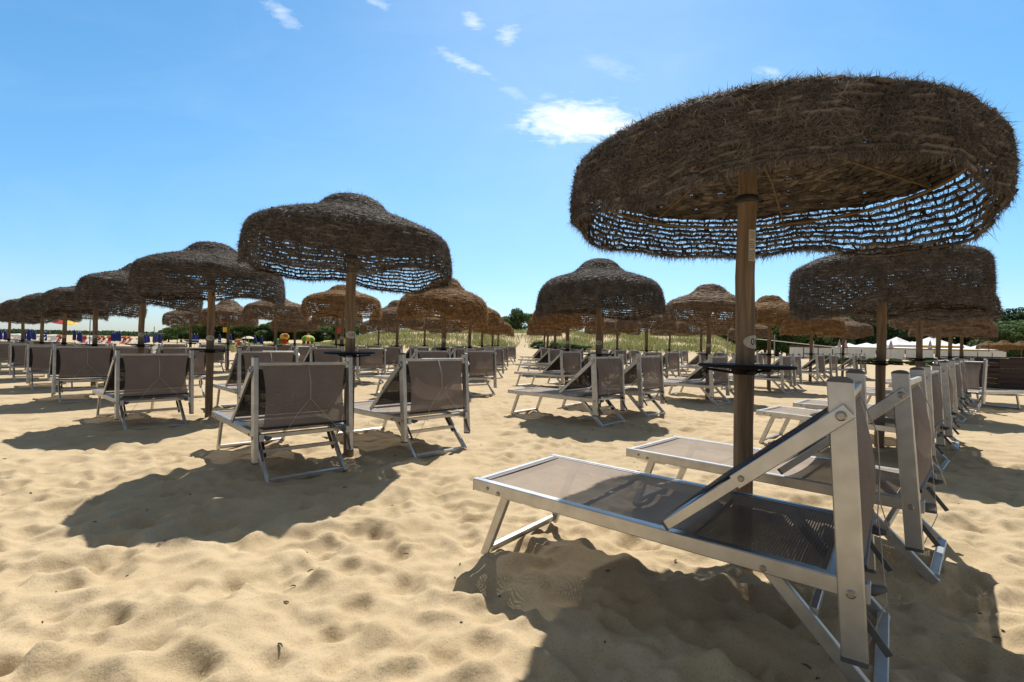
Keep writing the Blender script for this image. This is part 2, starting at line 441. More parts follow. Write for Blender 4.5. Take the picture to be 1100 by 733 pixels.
    Nn = np.cross(Ts, Tt); sgn = np.sign(np.sum(Nn*np.stack([np.cos(t), np.sin(t), .6+0*t], -1), -1))[:, None]; Nn = Nn*sgn
    an = rs.rand(nf)*2*np.pi
    D = Tt*np.cos(an)[:, None]*1.0+Ts*(np.sin(an)*.75+.30)[:, None]+Nn*(.08+.55*rs.rand(nf)**2.5)[:, None]
    edge = (s_all > L-.05)
    D = np.where(edge[:, None], Ts*.8+Tt*(rs.randn(nf)*.4)[:, None]+Nn*(rs.randn(nf)*.25)[:, None], D)
    D /= np.linalg.norm(D, axis=-1, keepdims=True)
    ln = flen*(.45+1.0*rs.rand(nf)**2.2)[:, None]
    W = np.cross(D, Nn+.3*rs.randn(nf, 3)); W /= np.linalg.norm(W, axis=-1, keepdims=True)
    w = fw_*(.6+.8*rs.rand(nf))[:, None]
    base = P+Nn*d_row*.28
    bend = rs.randn(nf, 3)*.75; bend[:, 2] -= .35
    p1 = base+D*ln*.5; p2 = p1+(D+bend)*ln*.45
    V.append(np.stack([base-W*w/2, base+W*w/2, p1+W*w*.45, p1-W*w*.45, p2], 1).reshape(-1, 3))
    i = np.arange(nf)*5+n0
    Q.append(np.stack([i, i+1, i+2, i+3], -1)); T.append(np.stack([i+3, i+2, i+4], -1))
    return np_mesh(name, np.concatenate(V), np.concatenate(Q), np.concatenate(T))

CAN_HI = {'flat': canopy_mesh('canopy', 'flat', 3, 340, .032, 150, 115000, .0031, .044),
          'tall': canopy_mesh('canopy', 'tall', 8, 300, .034, 150, 66000, .0034, .044, hang=.10),
          'drum': canopy_mesh('canopy', 'drum', 19, 300, .035, 150, 46000, .0037, .047, hang=1.2),
          'long': canopy_mesh('canopy', 'long', 5, 300, .035, 150, 46000, .0037, .047, hang=1.2)}
CAN_MID = [canopy_mesh('canopy', 'mid', 14, 110, .045, 90, 11000, 0.008, .062, hang=.5), canopy_mesh('canopy', 'tall', 27, 110, .045, 90, 11000, 0.008, .062, hang=.6), canopy_mesh('canopy', 'mid', 41, 110, .045, 90, 11000, .009, .080, 1.2, hang=.5)]
SHAPE = {(0, 0): ('flat', .03, 0, .6), (0, 1): ('tall', .05, 0, 2.2), (0, 2): ('tall', .02, .01, 4.0), (1, 0): ('drum', -.05, 0, 1.0), (1, 1): ('long', .0, 0, 3.1)}

def text_mesh(txt, size, name='lettering'):
    cu = bpy.data.curves.new(name, 'FONT'); cu.body = txt; cu.size = size; cu.align_x = 'CENTER'; cu.align_y = 'CENTER'; cu.extrude = .0006
    to = bpy.data.objects.new(name, cu); COL.objects.link(to)
    bpy.context.view_layer.update()
    me = bpy.data.meshes.new_from_object(to.evaluated_get(bpy.context.evaluated_depsgraph_get()))
    bpy.data.objects.remove(to); me.name = name
    return me

def pole_mesh():
    m = MB(); pts = []; rs = []
    for i in range(14):
        z = -.35+i*(2.98/13); pts.append((.004*math.sin(i*1.3), .004*math.cos(i*1.7), z)); rs.append(.0565-.0035*i/13+.0012*math.sin(i*2.4))
    m.tube(pts, rs, 20); return m.mesh('pole', True)
POLE = pole_mesh()
def table_mesh():
    m = MB(); m.lathe([(.06, 1.104), (.265, 1.104), (.272, 1.108), (.272, 1.118), (.267, 1.123), (.06, 1.123)], 40); me = m.mesh('tabletop'); return me
TABLE = table_mesh()
def bracket_mesh():
    m = MB(); m.lathe([(.058, 1.062), (.070, 1.066), (.076, 1.0985), (.058, 1.0985)], 16)
    for k in range(3):
        a = k*2.094+.4; c, s_ = math.cos(a), math.sin(a)
        m.bar((.06*c, .06*s_, 1.072), (.22*c, .22*s_, 1.090), .022, .014)
    return m.mesh('table_bracket')
BRACKET = bracket_mesh()
def rib_mesh():
    m = MB(); m.tube([(.05, 0, 2.47), (.5, 0, 2.44), (1.03, 0, 2.26)], .006, 6); return m.mesh('rib', True)
RIB = rib_mesh()
def hoop_mesh():
    m = MB(); n = 48; m.tube([(1.045*math.cos(i*2*math.pi/n), 1.045*math.sin(i*2*math.pi/n), 2.265) for i in range(n+1)], .011, 6, False); return m.mesh('hoop', True)
HOOP = hoop_mesh()
def collar_mesh():
    m = MB(); m.lathe([(.058, 2.16), (.066, 2.165), (.066, 2.20), (.058, 2.205)], 18)
    m.tube([(.062, 0, 2.18), (.09, .01, 2.17), (.11, .02, 2.19)], .008, 6); return m.mesh('collar', True)
COLLAR = collar_mesh()
def plate_mesh():
    m = MB(); n = 28; vs = []; 
    for off in (0, .003):
        for k in range(n):
            t = 2*math.pi*k/n; a = .085*math.cos(t)/.0615; b = .040*math.sin(t)
            # pointed oval wrapped round the pole
            a *= .82
            vs.append(((.0635+off)*math.sin(a), -(.0635+off)*math.cos(a), 1.315+b))
    m.add(vs, [tuple(range(n, 2*n)), tuple(reversed(range(n)))]+[(k, (k+1) % n, n+(k+1) % n, n+k) for k in range(n)])
    return m
def plate_obj():
    # grid-based so that it follows the round pole
    m = MB(); nu, nv = 25, 7; vs = []; fs = []
    for off in (.0, .004):
        for i in range(nu):
            a = -1+2*i/(nu-1); half = .040*math.sqrt(max(0, 1-abs(a)**2.0))+.0004
            for j in range(nv):
                b = -1+2*j/(nv-1); ang = a*1.15
                vs.append(((.058+off)*math.sin(ang), -(.058+off)*math.cos(ang), 1.315+half*b))
    k = nu*nv
    for i in range(nu-1):
        for j in range(nv-1):
            q = (i*nv+j, (i+1)*nv+j, (i+1)*nv+j+1, i*nv+j+1)
            fs.append(tuple(k+x for x in q)); fs.append(tuple(reversed(q)))
    for i in range(nu-1):
        fs.append((i*nv, (i+1)*nv, k+(i+1)*nv, k+i*nv)); fs.append((k+i*nv+nv-1, k+(i+1)*nv+nv-1, (i+1)*nv+nv-1, i*nv+nv-1))
    m.add(vs, fs); return m.mesh('number_plate')
PLATE = plate_obj()
def wrap_text(txt):
    me = text_mesh(txt, .058)
    for v in me.vertices:
        x, y, z = v.co; a = x/.0625; r = .0627+z
        v.co = (r*math.sin(a), -r*math.cos(a), 1.315+y)
    return me
NUMS = {}
def sticker_mesh(z0, z1, a0, a1, r):
    m = MB(); n = 8; vs = []
    for i in range(n+1):
        a = a0+(a1-a0)*i/n
        for z in (z0, z1): vs.append((r*math.sin(a), -r*math.cos(a), z))
    m.add(vs, [(2*i, 2*i+2, 2*i+3, 2*i+1) for i in range(n)]); return m

ORD = ['first', 'second', 'third', 'fourth', 'fifth', 'sixth', 'seventh', 'eighth', 'ninth', 'tenth']
ROWNAME = ['front row', 'second row', 'third row', 'fourth row', 'fifth row', 'back row']
UMB = {}
def umbrella(r, k, x, y, label, num, straw, near, ring_seed):
    rs = random.Random(ring_seed)
    t = thing('straw_umbrella', label, 'beach umbrella', (x, y, gz(x, y) if y < 30 else float(macro(x, y))), 0, 'straw umbrellas set out in rows')
    lean = (rs.uniform(-.012, .012), rs.uniform(-.012, .012))
    t.rotation_euler = (lean[0], lean[1], 0)
    p = link('pole', POLE, M['pole'], t); p.rotation_euler = (0, 0, rs.uniform(0, 6.28))
    sh = SHAPE.get((r, k)); me = CAN_HI[sh[0]] if sh else CAN_MID[1 if r == 0 else rs.randrange(3)]
    if not me.materials: me.materials.append(M['grey_straw'])
    c = link('canopy', me, None, t); tl = sh or (0, rs.uniform(-.04, .04), rs.uniform(-.04, .04), rs.uniform(0, 6.28))
    TM = Matrix.Rotation(tl[2], 3, 'X') @ Matrix.Rotation(tl[1], 3, 'Y') @ Matrix.Rotation(tl[3], 3, 'Z')
    c.rotation_euler = TM.to_euler(); c.location = Vector((.05 if (r, k) == (0, 0) else 0, 0, 2.35))-TM @ Vector((0, 0, 2.35))
    c.material_slots[0].link = 'OBJECT'; c.material_slots[0].material = M[straw]
    c.scale = (.95, .95, 1) if sh else (rs.uniform(.89, 1.0), rs.uniform(.89, 1.0), rs.uniform(.96, 1.03))
    tb = link('tabletop', TABLE, M['table'], t); tb.rotation_euler = (rs.uniform(-.012, .012), rs.uniform(-.012, .012), 0)
    tb.location.z = .055 if (r, k) == (0, 0) else rs.uniform(-.02, .01)
    link('table_bracket', BRACKET, M['table'], t).location.z = tb.location.z
    if y < 14:
        for q in range(6):
            rb = link('rib', RIB, M['yellow_cord'], c); rb.rotation_euler = (0, 0, q*math.pi/3+.3)
        link('hoop', HOOP, M['yellow_cord'], c); link('collar', COLLAR, M['dark_plastic'], t)
    if y < 16 and num:
        pl = link('number_plate', PLATE, M['plate'], t)
        # plates face down the row towards the walkway
        ang = math.atan2(x, y)+num[1]; pl.rotation_euler = (0, 0, -ang*1.0)
        if num[0] not in NUMS: NUMS[num[0]] = wrap_text(num[0])
        link('lettering', NUMS[num[0]], M['ink'], pl)
    UMB[(r, k)] = t
    return t

# measured positions (photo) and the rest on the same lattice
POS = {(0, 0): (1.42, 2.97), (0, 1): (-1.80, 5.47), (0, 2): (-4.92, 7.98), (0, 3): (-7.95, 10.45), (0, 4): (-11.05, 12.95), (0, 5): (-14.2, 15.5), (0, 6): (-17.4, 18.1), (0, 7): (-20.9, 20.9), (0, 8): (-24.6, 23.9),
       (1, 0): (4.90, 6.49), (1, 1): (1.57, 8.78), (1, 2): (-1.65, 11.7), (1, 3): (-5.05, 14.5), (1, 4): (-8.65, 17.9), (1, 5): (-11.5, 19.8), (1, 6): (-14.6, 22.2),
       (2, 0): (8.36, 10.05), (2, 1): (4.80, 11.95), (2, 2): (1.65, 14.6), (2, 3): (-1.5, 17.2), (2, 4): (-4.6, 19.6), (2, 5): (-8.0, 22.2), (2, 6): (-11.0, 24.8),
       (3, 0): (11.84, 13.6), (3, 1): (7.95, 15.1), (3, 2): (4.9, 17.8), (3, 3): (1.8, 20.3), (3, 4): (-1.4, 22.8), (3, 5): (-4.5, 25.2), (3, 6): (-7.6, 27.8),
       (4, 0): (15.4, 17.2), (4, 1): (11.85, 19.4), (4, 2): (8.35, 21.6), (4, 3): (5.15, 23.9), (4, 4): (1.9, 26.3), (4, 5): (-1.15, 28.6), (4, 6): (-4.3, 31.0),
       (5, 0): (19.0, 20.7), (5, 1): (15.5, 22.9), (5, 2): (12.1, 24.9), (5, 3): (8.8, 27.3), (5, 4): (5.5, 29.8), (5, 5): (2.15, 32.2), (5, 6): (-1.0, 34.5)}
NUMPL = {(0, 0): ('01', -1.0), (0, 1): ('101', -.25), (0, 2): ('120', .1), (0, 3): ('130', .1), (0, 4): ('140', .1), (0, 5): ('150', .1), (1, 1): ('102', -.05), (1, 2): ('112', 0), (1, 3): ('122', 0), (2, 1): ('103', -.4), (2, 2): ('113', 0)}
for (r, k), (x, y) in POS.items():
    straw = 'grey_straw' if (r == 0 or (r == 1 and k < 2) or (r, k) == (2, 0)) else ('golden_straw' if (r, k) in ((1, 2), (1, 3), (2, 2), (2, 3), (3, 4), (3, 3), (4, 1), (3, 1), (4, 5)) else 'brown_straw')
    cw = {'grey_straw': 'greyish', 'golden_straw': 'golden', 'brown_straw': 'brown'}[straw]
    if (r, k) == (0, 0): lb = 'largest nearest grey straw umbrella, standing between the two closest loungers'
    else: lb = f'{cw} straw umbrella, {ORD[k]} along the {ROWNAME[r]} counted from its right end'
    near = y < 9.5
    umbrella(r, k, x, y, lb, NUMPL.get((r, k)), straw, near, {(0, 0): 100, (0, 1): 101, (0, 2): 202, (1, 0): 203, (1, 1): 204}.get((r, k), 300+r*17+k))

# sticker with printed lines on the nearest pole
t = UMB[(0, 0)]
st = sticker_mesh(1.80, 1.99, -.20, .62, .058).build('notice_sticker', M['plate'], t)
lines = MB()
for i in range(15):
    z = 1.975-i*.0115; 
    if i in (4, 9): continue
    a = -.12; 
    while a < .42:
        w = random.uniform(.04, .11)
        mm = sticker_mesh(z-.0022, z+.0022, a, min(a+w, .5), .0584); lines.add(mm.v, mm.f); a += w+.035
lines.build('printed_lines', M['ink'], st)

# ------------------------------------------------------------------ loungers
LX = .9                     # the lounger's empty stands under the middle of its bed
HW = .42; HB = .439
def sheet(fn, nu, nv, name, m, parent, ulen, vlen, smooth=True):
    vs = []; fs = []; uvs = []
    for i in range(nu+1):
        for j in range(nv+1):
            vs.append(fn(i/nu, j/nv)); uvs.append((i/nu*ulen, j/nv*vlen))
    for i in range(nu):
        for j in range(nv):
            a = i*(nv+1)+j; fs.append((a, a+nv+1, a+nv+2, a+1))
    me = bpy.data.meshes.new(name); me.from_pydata(vs, [], fs); me.update()
    ul = me.uv_layers.new(name='UVMap')
    for lp in me.loops: ul.data[lp.index].uv = uvs[lp.vertex_index]
    if smooth: me.shade_smooth()
    return link(name, me, m, parent)

def make_lounger():
    root = thing('sun_lounger', '', 'sun lounger', group='sun loungers set out in rows')
    X = lambda x, y, z: (x-LX, y, z)
    # bed frame
    f = MB()
    for s in (-1, 1):
        f.bar(X(0, s*(HW-.019), HB-.0325), X(1.80, s*(HW-.019), HB-.0325), .038, .065)
    f.bar(X(.0165, -HW+.0385, HB-.0325), X(.0165, HW-.0385, HB-.0325), .033, .062)
    f.bar(X(1.70, -HW+.0385, HB-.036), X(1.70, HW-.0385, HB-.036), .04, .04)
    for x in (.62, 1.18):
        f.tube([X(x, -HW+.037, HB-.05), X(x, HW-.037, HB-.05)], .011, 8)
    # channel that grips the cloth along both rails
    for s in (-1, 1):
        f.bar(X(.036, s*(HW-.045), HB-.010), X(1.66, s*(HW-.045), HB-.010), .012, .014)
    fr = f.build('bed_frame', M['alu'], root)
    for s in (-1, 1):
        for x, z, r in ((.10, HB-.035, .009), (.175, HB-.05, .012), (1.485, HB-.045, .012)):
            b = MB(); b.disc(X(x, s*HW, z), (0, s, 0), r, .007); b.build('bolt', M['bolt'], fr)
        for x, wd in ((1.808, .016), (-.004, .008)):
            c = MB(); c.box(X(x, s*(HW-.019), HB-.0325), (wd, .0395, .067), .2); c.build('rail_cap', M['alu_dull'], fr)
        k = MB(); k.tube([X(1.78, s*(HW-.055), HB-.035), X(1.82, s*(HW-.066), HB-.04), X(1.855, s*(HW-.085), HB-.03)], [.018, .021, .012], 8)
        k.build('stop_block', M['cap'], fr, True)
    # bed cloth
    def bed(u, v):
        x = .034+u*1.65; y = (-1+2*v)*(HW-.042); sag = .020*math.sin(math.pi*v)**.8*math.sin(math.pi*min(1, u*1.02))**.5
        return X(x, y, HB-.006-sag)
    sheet(bed, 28, 10, 'bed_fabric', M['fabric'], root, 1.65, 2*HW-.084)
    # hem band round the cloth
    h = MB()
    h.bar(X(.055, -HW+.060, HB-.0035), X(.055, HW-.060, HB-.0035), .03, .004)
    h.build('hem', M['hem'], fr)
    # foot legs
    for s in (-1, 1):
        l = MB(); l.bar(X(.205, s*(HW-.062), HB-.03), X(.045, s*(HW-.062), .0), .030, .050, up=(1, 0, .37)); l.build('leg', M['alu'], root)
    g = MB(); g.bar(X(.048, -HW+.078, .025), X(.048, HW-.078, .025), .028, .045, up=(.37, 0, 1)); g.build('foot_bar', M['alu'], root)
    for s in (-1, 1):
        g = MB(); g.bar(X(.17, s*(HW-.048), HB-.07), X(.30, s*(HW-.048), HB-.07), .012, .03); g.build('leg_bracket', M['alu'], fr)
    # head legs: a wide U that slopes backwards
    for s in (-1, 1):
        l = MB(); l.bar(X(1.47, s*(HW-.062), HB-.04), X(1.86, s*(HW-.062), .0), .030, .052, up=(-1, 0, .9)); l.build('leg', M['alu'], root)
    g = MB(); g.bar(X(1.852, -HW+.078, .024), X(1.852, HW-.078, .024), .045, .040); g.build('foot_bar', M['alu'], root)
    g = MB(); g.bar(X(1.645, -HW+.078, .252), X(1.645, HW-.078, .252), .028, .036); g.build('leg_crossbar', M['alu'], root)
    # upright posts
    px = lambda z: 1.744+(.035-(z-.19)*(.069/.95))
    for s in (-1, 1):
        p = MB(); p.bar(X(px(.19), s*(HW+.024), .19), X(px(1.125), s*(HW+.024), 1.125), .042, .078, up=(1, 0, 0), ch=.1)
        po = p.build('post', M['alu'], root)
        cp = MB()
        n = 9; vs = []; x0 = px(1.125)
        for sy in (-1, 1):
            for i in range(n):
                a = math.pi*i/(n-1); vs.append(X(x0-.040*math.cos(a), s*(HW+.024)+sy*.0215, 1.123+.020*math.sin(a)))
            
        cp.add(vs, [tuple(range(n-1, -1, -1)), tuple(range(n, 2*n))]+[(i, i+1, n+i+1, n+i) for i in range(n-1)]+[(n-1, 0, n, 2*n-1)])
        cp.build('end_cap', M['cap'], po)
        cb = MB(); cb.bar(X(px(.19), s*(HW+.024), .174), X(px(.19)-.001, s*(HW+.024), .192), .0425, .0785, up=(1, 0, 0)); cb.build('end_cap', M['cap'], po)
        bb = MB(); bb.disc(X(px(HB-.03), s*(HW+.045), HB-.03), (0, s, 0), .015, .008); bb.build('bolt', M['bolt'], po)
        bb = MB(); bb.disc(X(px(1.01), s*(HW+.069), 1.01), (0, s, 0), .017, .012); bb.build('bolt', M['bolt'], po)
    # bar across the top of the posts and hanging back cloth
    tb = MB(); zt = 1.065; tb.bar(X(px(zt)+.012, -HW+.004, zt), X(px(zt)+.012, HW-.004, zt), .026, .032); tbo = tb.build('top_bar', M['alu'], root)
    def back(u, v):
        z = 1.05-u*.57; y = (-1+2*v)*(HW-.03); bl = .045*math.sin(math.pi*u)*math.sin(math.pi*v)**.7
        pin = .03*math.sin(math.pi*u)*(1 if v > .5 else -1)*abs(2*v-1)**3
        return X(px(z)+.016+bl+.02*u, y-pin, z)
    sheet(back, 18, 12, 'back_fabric', M['fabric_dark'], root, .57, 2*HW-.06)
    hb = MB()
    hb.bar(X(px(1.035)+.019, -HW+.032, 1.035), X(px(1.035)+.019, HW-.032, 1.035), .004, .05)
    hb.build('hem', M['hem'], tbo)
    bb2 = MB(); bb2.tube([X(px(.48)+.036, -HW+.03, .485), X(px(.48)+.036, HW-.03, .485)], .011, 8); bb2.build('bottom_bar', M['dark_plastic'], root)
    # sloping sunshade: two arms in two lengths each, cloth between them with shade painted into its colour
    a0 = Vector(X(px(1.01), 0, 1.01)); a1 = Vector(X(1.13, 0, HB+.045)); dv = (a1-a0).normalized(); nrm = Vector((-dv.z, 0, dv.x)); nrm = nrm if nrm.z > 0 else -nrm
    for s in (-1, 1):
        yv = Vector((0, s*(HW+.057), 0)); j = a0.lerp(a1, .56)
        m = MB(); m.bar(a0+yv-dv*.03, j+yv, .022, .056, up=nrm)
        arm = m.build('shade_arm', M['alu'], root)
        m = MB(); yi = Vector((0, s*(HW+.055), 0)); m.bar(j+yi+dv*.001, a1+yi, .018, .040, up=nrm); m.build('arm_extension', M['alu'], arm)
        m = MB(); m.bar(a1+yi, a1+yi+dv*.012, .0185, .0405, up=nrm); m.build('end_cap', M['cap'], arm)
        m = MB(); m.disc(j+yv-dv*.03+Vector((0, s*.011, 0)), (0, s, 0), .012, .006); m.build('bolt', M['bolt'], arm)
    m = MB(); q = a1+nrm*.006; m.bar((q.x, -HW-.045, q.z), (q.x, HW+.045, q.z), .022, .022); sb = m.build('shade_bar', M['alu'], root)
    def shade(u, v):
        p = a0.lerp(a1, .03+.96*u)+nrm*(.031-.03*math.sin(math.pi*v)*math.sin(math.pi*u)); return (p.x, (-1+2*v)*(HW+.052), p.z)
    sheet(shade, 14, 10, 'shade_fabric', M['shadow_toned_cloth'], root, (a1-a0).length, 2*HW+.1)
    # folding stays under the head end
    for s in (-1, 1):
        m = MB(); m.bar(X(1.52, s*(HW-.10), HB-.09), X(1.66, s*(HW-.10), .20), .018, .03, up=(1, 0, .5)); m.build('stay', M['dark_plastic'], root)
        m = MB(); m.bar(X(1.775, s*(HW-.012), .345), X(1.872, s*(HW-.016), .215), .012, .024, up=(1, 0, .8))
        m.build('stay', M['cap'], root)
    # Y-shaped cord down the back
    xb = lambda z: px(z)+.085
    m = MB(); kx = .74
    m.tube([X(px(1.06)+.03, .02, 1.06), X(xb(.9), .022, .9), X(xb(kx), .02, kx)], .0028, 5)
    m.tube([X(xb(kx), .02, kx), X(xb(.6)-.01, -.10, .6), X(1.86, -.27, .34), X(1.80, -HW+.06, .16)], .0022, 5)
    m.tube([X(xb(kx), .02, kx), X(xb(.6)-.01, .14, .6), X(1.87, .31, .40)], .0022, 5)
    m.build('cord', M['cord'], root, True)
    return root
LOUNGER = make_lounger()

used = [False]
def lounger(x, y, yaw, label, tilt=0, roll=0, skip=(), dz=0.):
    """x,y: ground point under the foot end's middle; yaw: direction foot -> head"""
    if not used[0]: o = LOUNGER; used[0] = True
    else: o = copy_tree(LOUNGER, None, skip)
    c, s = math.cos(yaw), math.sin(yaw)
    cx, cy = x+LX*c, y+LX*s
    g = [gz(x+a*c-b*s, y+a*s+b*c) for a in (.05, 1.85) for b in (-.36, .36)]
    zf = (g[0]+g[1])/2; zh = (g[2]+g[3])/2
    if y > 12: zf = zh = float(macro(cx, cy))
    o.location = (cx, cy, (zf+zh)/2-.012+dz)
    o.rotation_euler = (roll, math.atan2(zf-zh, 1.8)*.8+tilt, yaw)
    o['label'] = label
    return o
ABSZ = {(0, 0, 0): (.044, .0135), (0, 0, 1): (.0, -.0067), (0, 1, 0): (-.047, .001)}

FIT = {  # poses measured in the photograph: (row, k, side) -> foot x, y, yaw
    (0, 0, 0): (.056, 3.114, -.661), (0, 0, 1): (1.231, 4.200, -.772), (0, 1, 0): (-3.163, 5.977, -.820)}
for (r, k), (x, y) in POS.items():
    for side in (0, 1):
        rs = random.Random(r*100+k*10+side)
        yaw = -.76+rs.uniform(-.07, .07)
        al = 1.15+rs.uniform(-.08, .08); ac = (.72+rs.uniform(-.05, .05))*(1 if side == 0 else -1)
        d = Vector((math.cos(yaw), math.sin(yaw))); n = Vector((-d.y, d.x))
        p = Vector((x, y))-d*al-n*ac
        fx, fy = p
        fx += {(0, 2, 0): -.14, (0, 3, 0): -.34, (0, 4, 0): -.2}.get((r, k, side), 0)
        if (r, k, side) in FIT: fx, fy, yaw = FIT[(r, k, side)]
        sd = 'nearer' if side == 0 else 'farther'
        if (r, k) == (0, 0): lb = 'largest taupe lounger, nearest of all, with its whole bed in view' if side == 0 else 'taupe lounger right behind the nearest lounger and the nearest umbrella pole'
        else: lb = f'{sd} lounger at the {ORD[k]} umbrella of the {ROWNAME[r]}, counting from the right'
        skip = () if y < 11 else ('cord', 'stay', 'bolt', 'rail_cap', 'leg_bracket', 'hem', 'stop_block')
        o = lounger(fx, fy, yaw, lb, skip=skip)
        if (r, k, side) in ABSZ:
            z, ti = ABSZ[(r, k, side)]; o.location.z = z-math.sin(ti)*LX; o.rotation_euler[1] = ti; o.rotation_euler[0] = 0
# the one lounger turned the other way, beside the plank box
lounger(11.5, 11.5, math.radians(203), 'lounger turned the other way without sunshade, its bed pointing at the plank box', skip=('shade_arm', 'shade_fabric', 'shade_bar'))

# ------------------------------------------------------------------ sky, sun
SUN_DIR = Vector((.31, 1.33, 2.14)).normalized()
el = math.asin(SUN_DIR.z); az = math.atan2(SUN_DIR.x, SUN_DIR.y)
sun = bpy.data.lights.new('sun', 'SUN'); sun.energy = 5.0; sun.angle = R(.53); sun.color = (1, .965, .90)
so = bpy.data.objects.new('sun', sun); COL.objects.link(so)
so.rotation_euler = SUN_DIR.to_track_quat('Z', 'Y').to_euler()
w = bpy.data.worlds.new('World'); scene.world = w; w.use_nodes = True
nt = w.node_tree; nt.nodes.clear(); L = nt.links.new
sky = nt.nodes.new('ShaderNodeTexSky'); sky.sky_type = 'NISHITA'; sky.sun_disc = False
sky.sun_elevation = el; sky.sun_rotation = az; sky.air_density = 1.0; sky.dust_density = .25; sky.ozone_density = 1.3; sky.altitude = 0
tc = nt.nodes.new('ShaderNodeTexCoord'); sep = nt.nodes.new('ShaderNodeSeparateXYZ'); L(tc.outputs['Generated'], sep.inputs[0])
def math_(op, a, b=None, c=None):
    n = nt.nodes.new('ShaderNodeMath'); n.operation = op
    for i, v in enumerate((a, b, c)):
        if v is None: continue
        if isinstance(v, (int, float)): n.inputs[i].default_value = v
        else: L(v, n.inputs[i])
    return n.outputs[0]
ym = math_('MAXIMUM', sep.outputs[1], .02)
U = math_('DIVIDE', sep.outputs[0], ym); Vv = math_('DIVIDE', sep.outputs[2], ym)
comb = nt.nodes.new('ShaderNodeCombineXYZ'); L(U, comb.inputs[0]); L(Vv, comb.inputs[1])
def wnoise(scale, detail, rough, mp=None, dist=0):
    v = comb.outputs[0]
    if mp:
        m_ = nt.nodes.new('ShaderNodeMapping'); m_.inputs['Scale'].default_value = mp[0]; m_.inputs['Rotation'].default_value = (0, 0, mp[1]); L(v, m_.inputs[0]); v = m_.outputs[0]
    n = nt.nodes.new('ShaderNodeTexNoise'); n.inputs['Scale'].default_value = scale; n.inputs['Detail'].default_value = detail; n.inputs['Roughness'].default_value = rough; n.inputs['Distortion'].default_value = dist
    L(v, n.inputs['Vector']); return n.outputs['Fac']
tot = None
nz = wnoise(20, 9, .66, ((1, 3.0, 1), .05), .5)
nz2 = wnoise(30, 7, .65, ((1, 2.6, 1), .5), .6)
CL = [(622, 131, 62, 23, 0, 1.25, 0), (497, 67, 36, 7, .42, .62, 1), (508, 24, 15, 9, .8, .75, 1), (545, 37, 11, 14, .9, .75, 1), (303, 16, 28, 10, .7, .6, 1), (404, 3, 16, 6, .4, .55, 1), (826, 77, 20, 6, .25, .5, 1), (552, 100, 18, 7, .4, .35, 1), (588, 104, 12, 5, 0, .4, 1), (655, 72, 40, 12, .3, .22, 1)]
for px, py, a, b, rot, amp, wh in CL:
    p = at(px, py, 1.0); u0, v0 = p.x, p.z-CAMH
    du = math_('SUBTRACT', U, u0); dv = math_('SUBTRACT', Vv, v0)
    c, s = math.cos(rot), math.sin(rot)
    e1 = math_('ADD', math_('MULTIPLY', du, c*F/a), math_('MULTIPLY', dv, -s*F/a))
    e2 = math_('ADD', math_('MULTIPLY', du, s*F/b), math_('MULTIPLY', dv, c*F/b))
    d2 = math_('ADD', math_('MULTIPLY', e1, e1), math_('MULTIPLY', e2, e2))
    g = math_('EXPONENT', math_('MULTIPLY', d2, -1.0))
    # the noise eats the edges
    k = math_('SUBTRACT', math_('ADD', g, math_('MULTIPLY', nz2 if wh else nz, 1.9 if wh else 1.5)), 1.30 if wh else 1.02)
    k = math_('MULTIPLY', k, (.66 if wh else 1.0)*amp); 
    cl = nt.nodes.new('ShaderNodeClamp'); L(k, cl.inputs[0]); k = math_('MULTIPLY', cl.outputs[0], math_('MINIMUM', math_('MULTIPLY', g, 3.0), 1.0))
    tot = k if tot is None else math_('MAXIMUM', tot, k)
ci = wnoise(2.2, 8, .6, ((1, 2.4, 1), .45), .8)
ci = math_('MULTIPLY', math_('MAXIMUM', math_('SUBTRACT', ci, .48), 0), .15)
tot = math_('MINIMUM', math_('ADD', tot, ci), 1.0)
du = math_('SUBTRACT', U, .14); dv = math_('SUBTRACT', Vv, .42)
veil = math_('MULTIPLY', math_('EXPONENT', math_('MULTIPLY', math_('ADD', math_('MULTIPLY', du, math_('MULTIPLY', du, 3.2)), math_('MULTIPLY', dv, math_('MULTIPLY', dv, 5.0))), -1.0)), math_('ADD', .05, math_('MULTIPLY', wnoise(3.2, 6, .6, ((1, 1.7, 1), .35), .5), .15)))
tot = math_('MINIMUM', math_('ADD', tot, veil), 1.0)
front = math_('GREATER_THAN', sep.outputs[1], .03); tot = math_('MULTIPLY', tot, front)
mix = nt.nodes.new('ShaderNodeMix'); mix.data_type = 'RGBA'; L(tot, mix.inputs[0])
hsv = nt.nodes.new('ShaderNodeHueSaturation'); hsv.inputs['Saturation'].default_value = 1.22; hsv.inputs['Value'].default_value = 1.0; L(sky.outputs[0], hsv.inputs['Color'])
hz_ = math_('POWER', math_('SUBTRACT', 1.0, math_('MINIMUM', math_('MULTIPLY', math_('MAXIMUM', sep.outputs[2], 0.0), 2.2), 1.0)), 2.0)
mlt = nt.nodes.new('ShaderNodeMix'); mlt.data_type = 'RGBA'; mlt.blend_type = 'MULTIPLY'; L(hz_, mlt.inputs[0]); tn = nt.nodes.new('ShaderNodeMix'); tn.data_type = 'RGBA'; tn.blend_type = 'MULTIPLY'; tn.inputs[0].default_value = 1; L(hsv.outputs[0], tn.inputs[6]); tn.inputs[7].default_value = (.86, 1.11, 1.07, 1); L(tn.outputs[2], mlt.inputs[6]); mlt.inputs[7].default_value = (.60, .555, .84, 1)
L(mlt.outputs[2], mix.inputs[6]); mix.inputs[7].default_value = (7.9, 8.1, 8.3, 1)
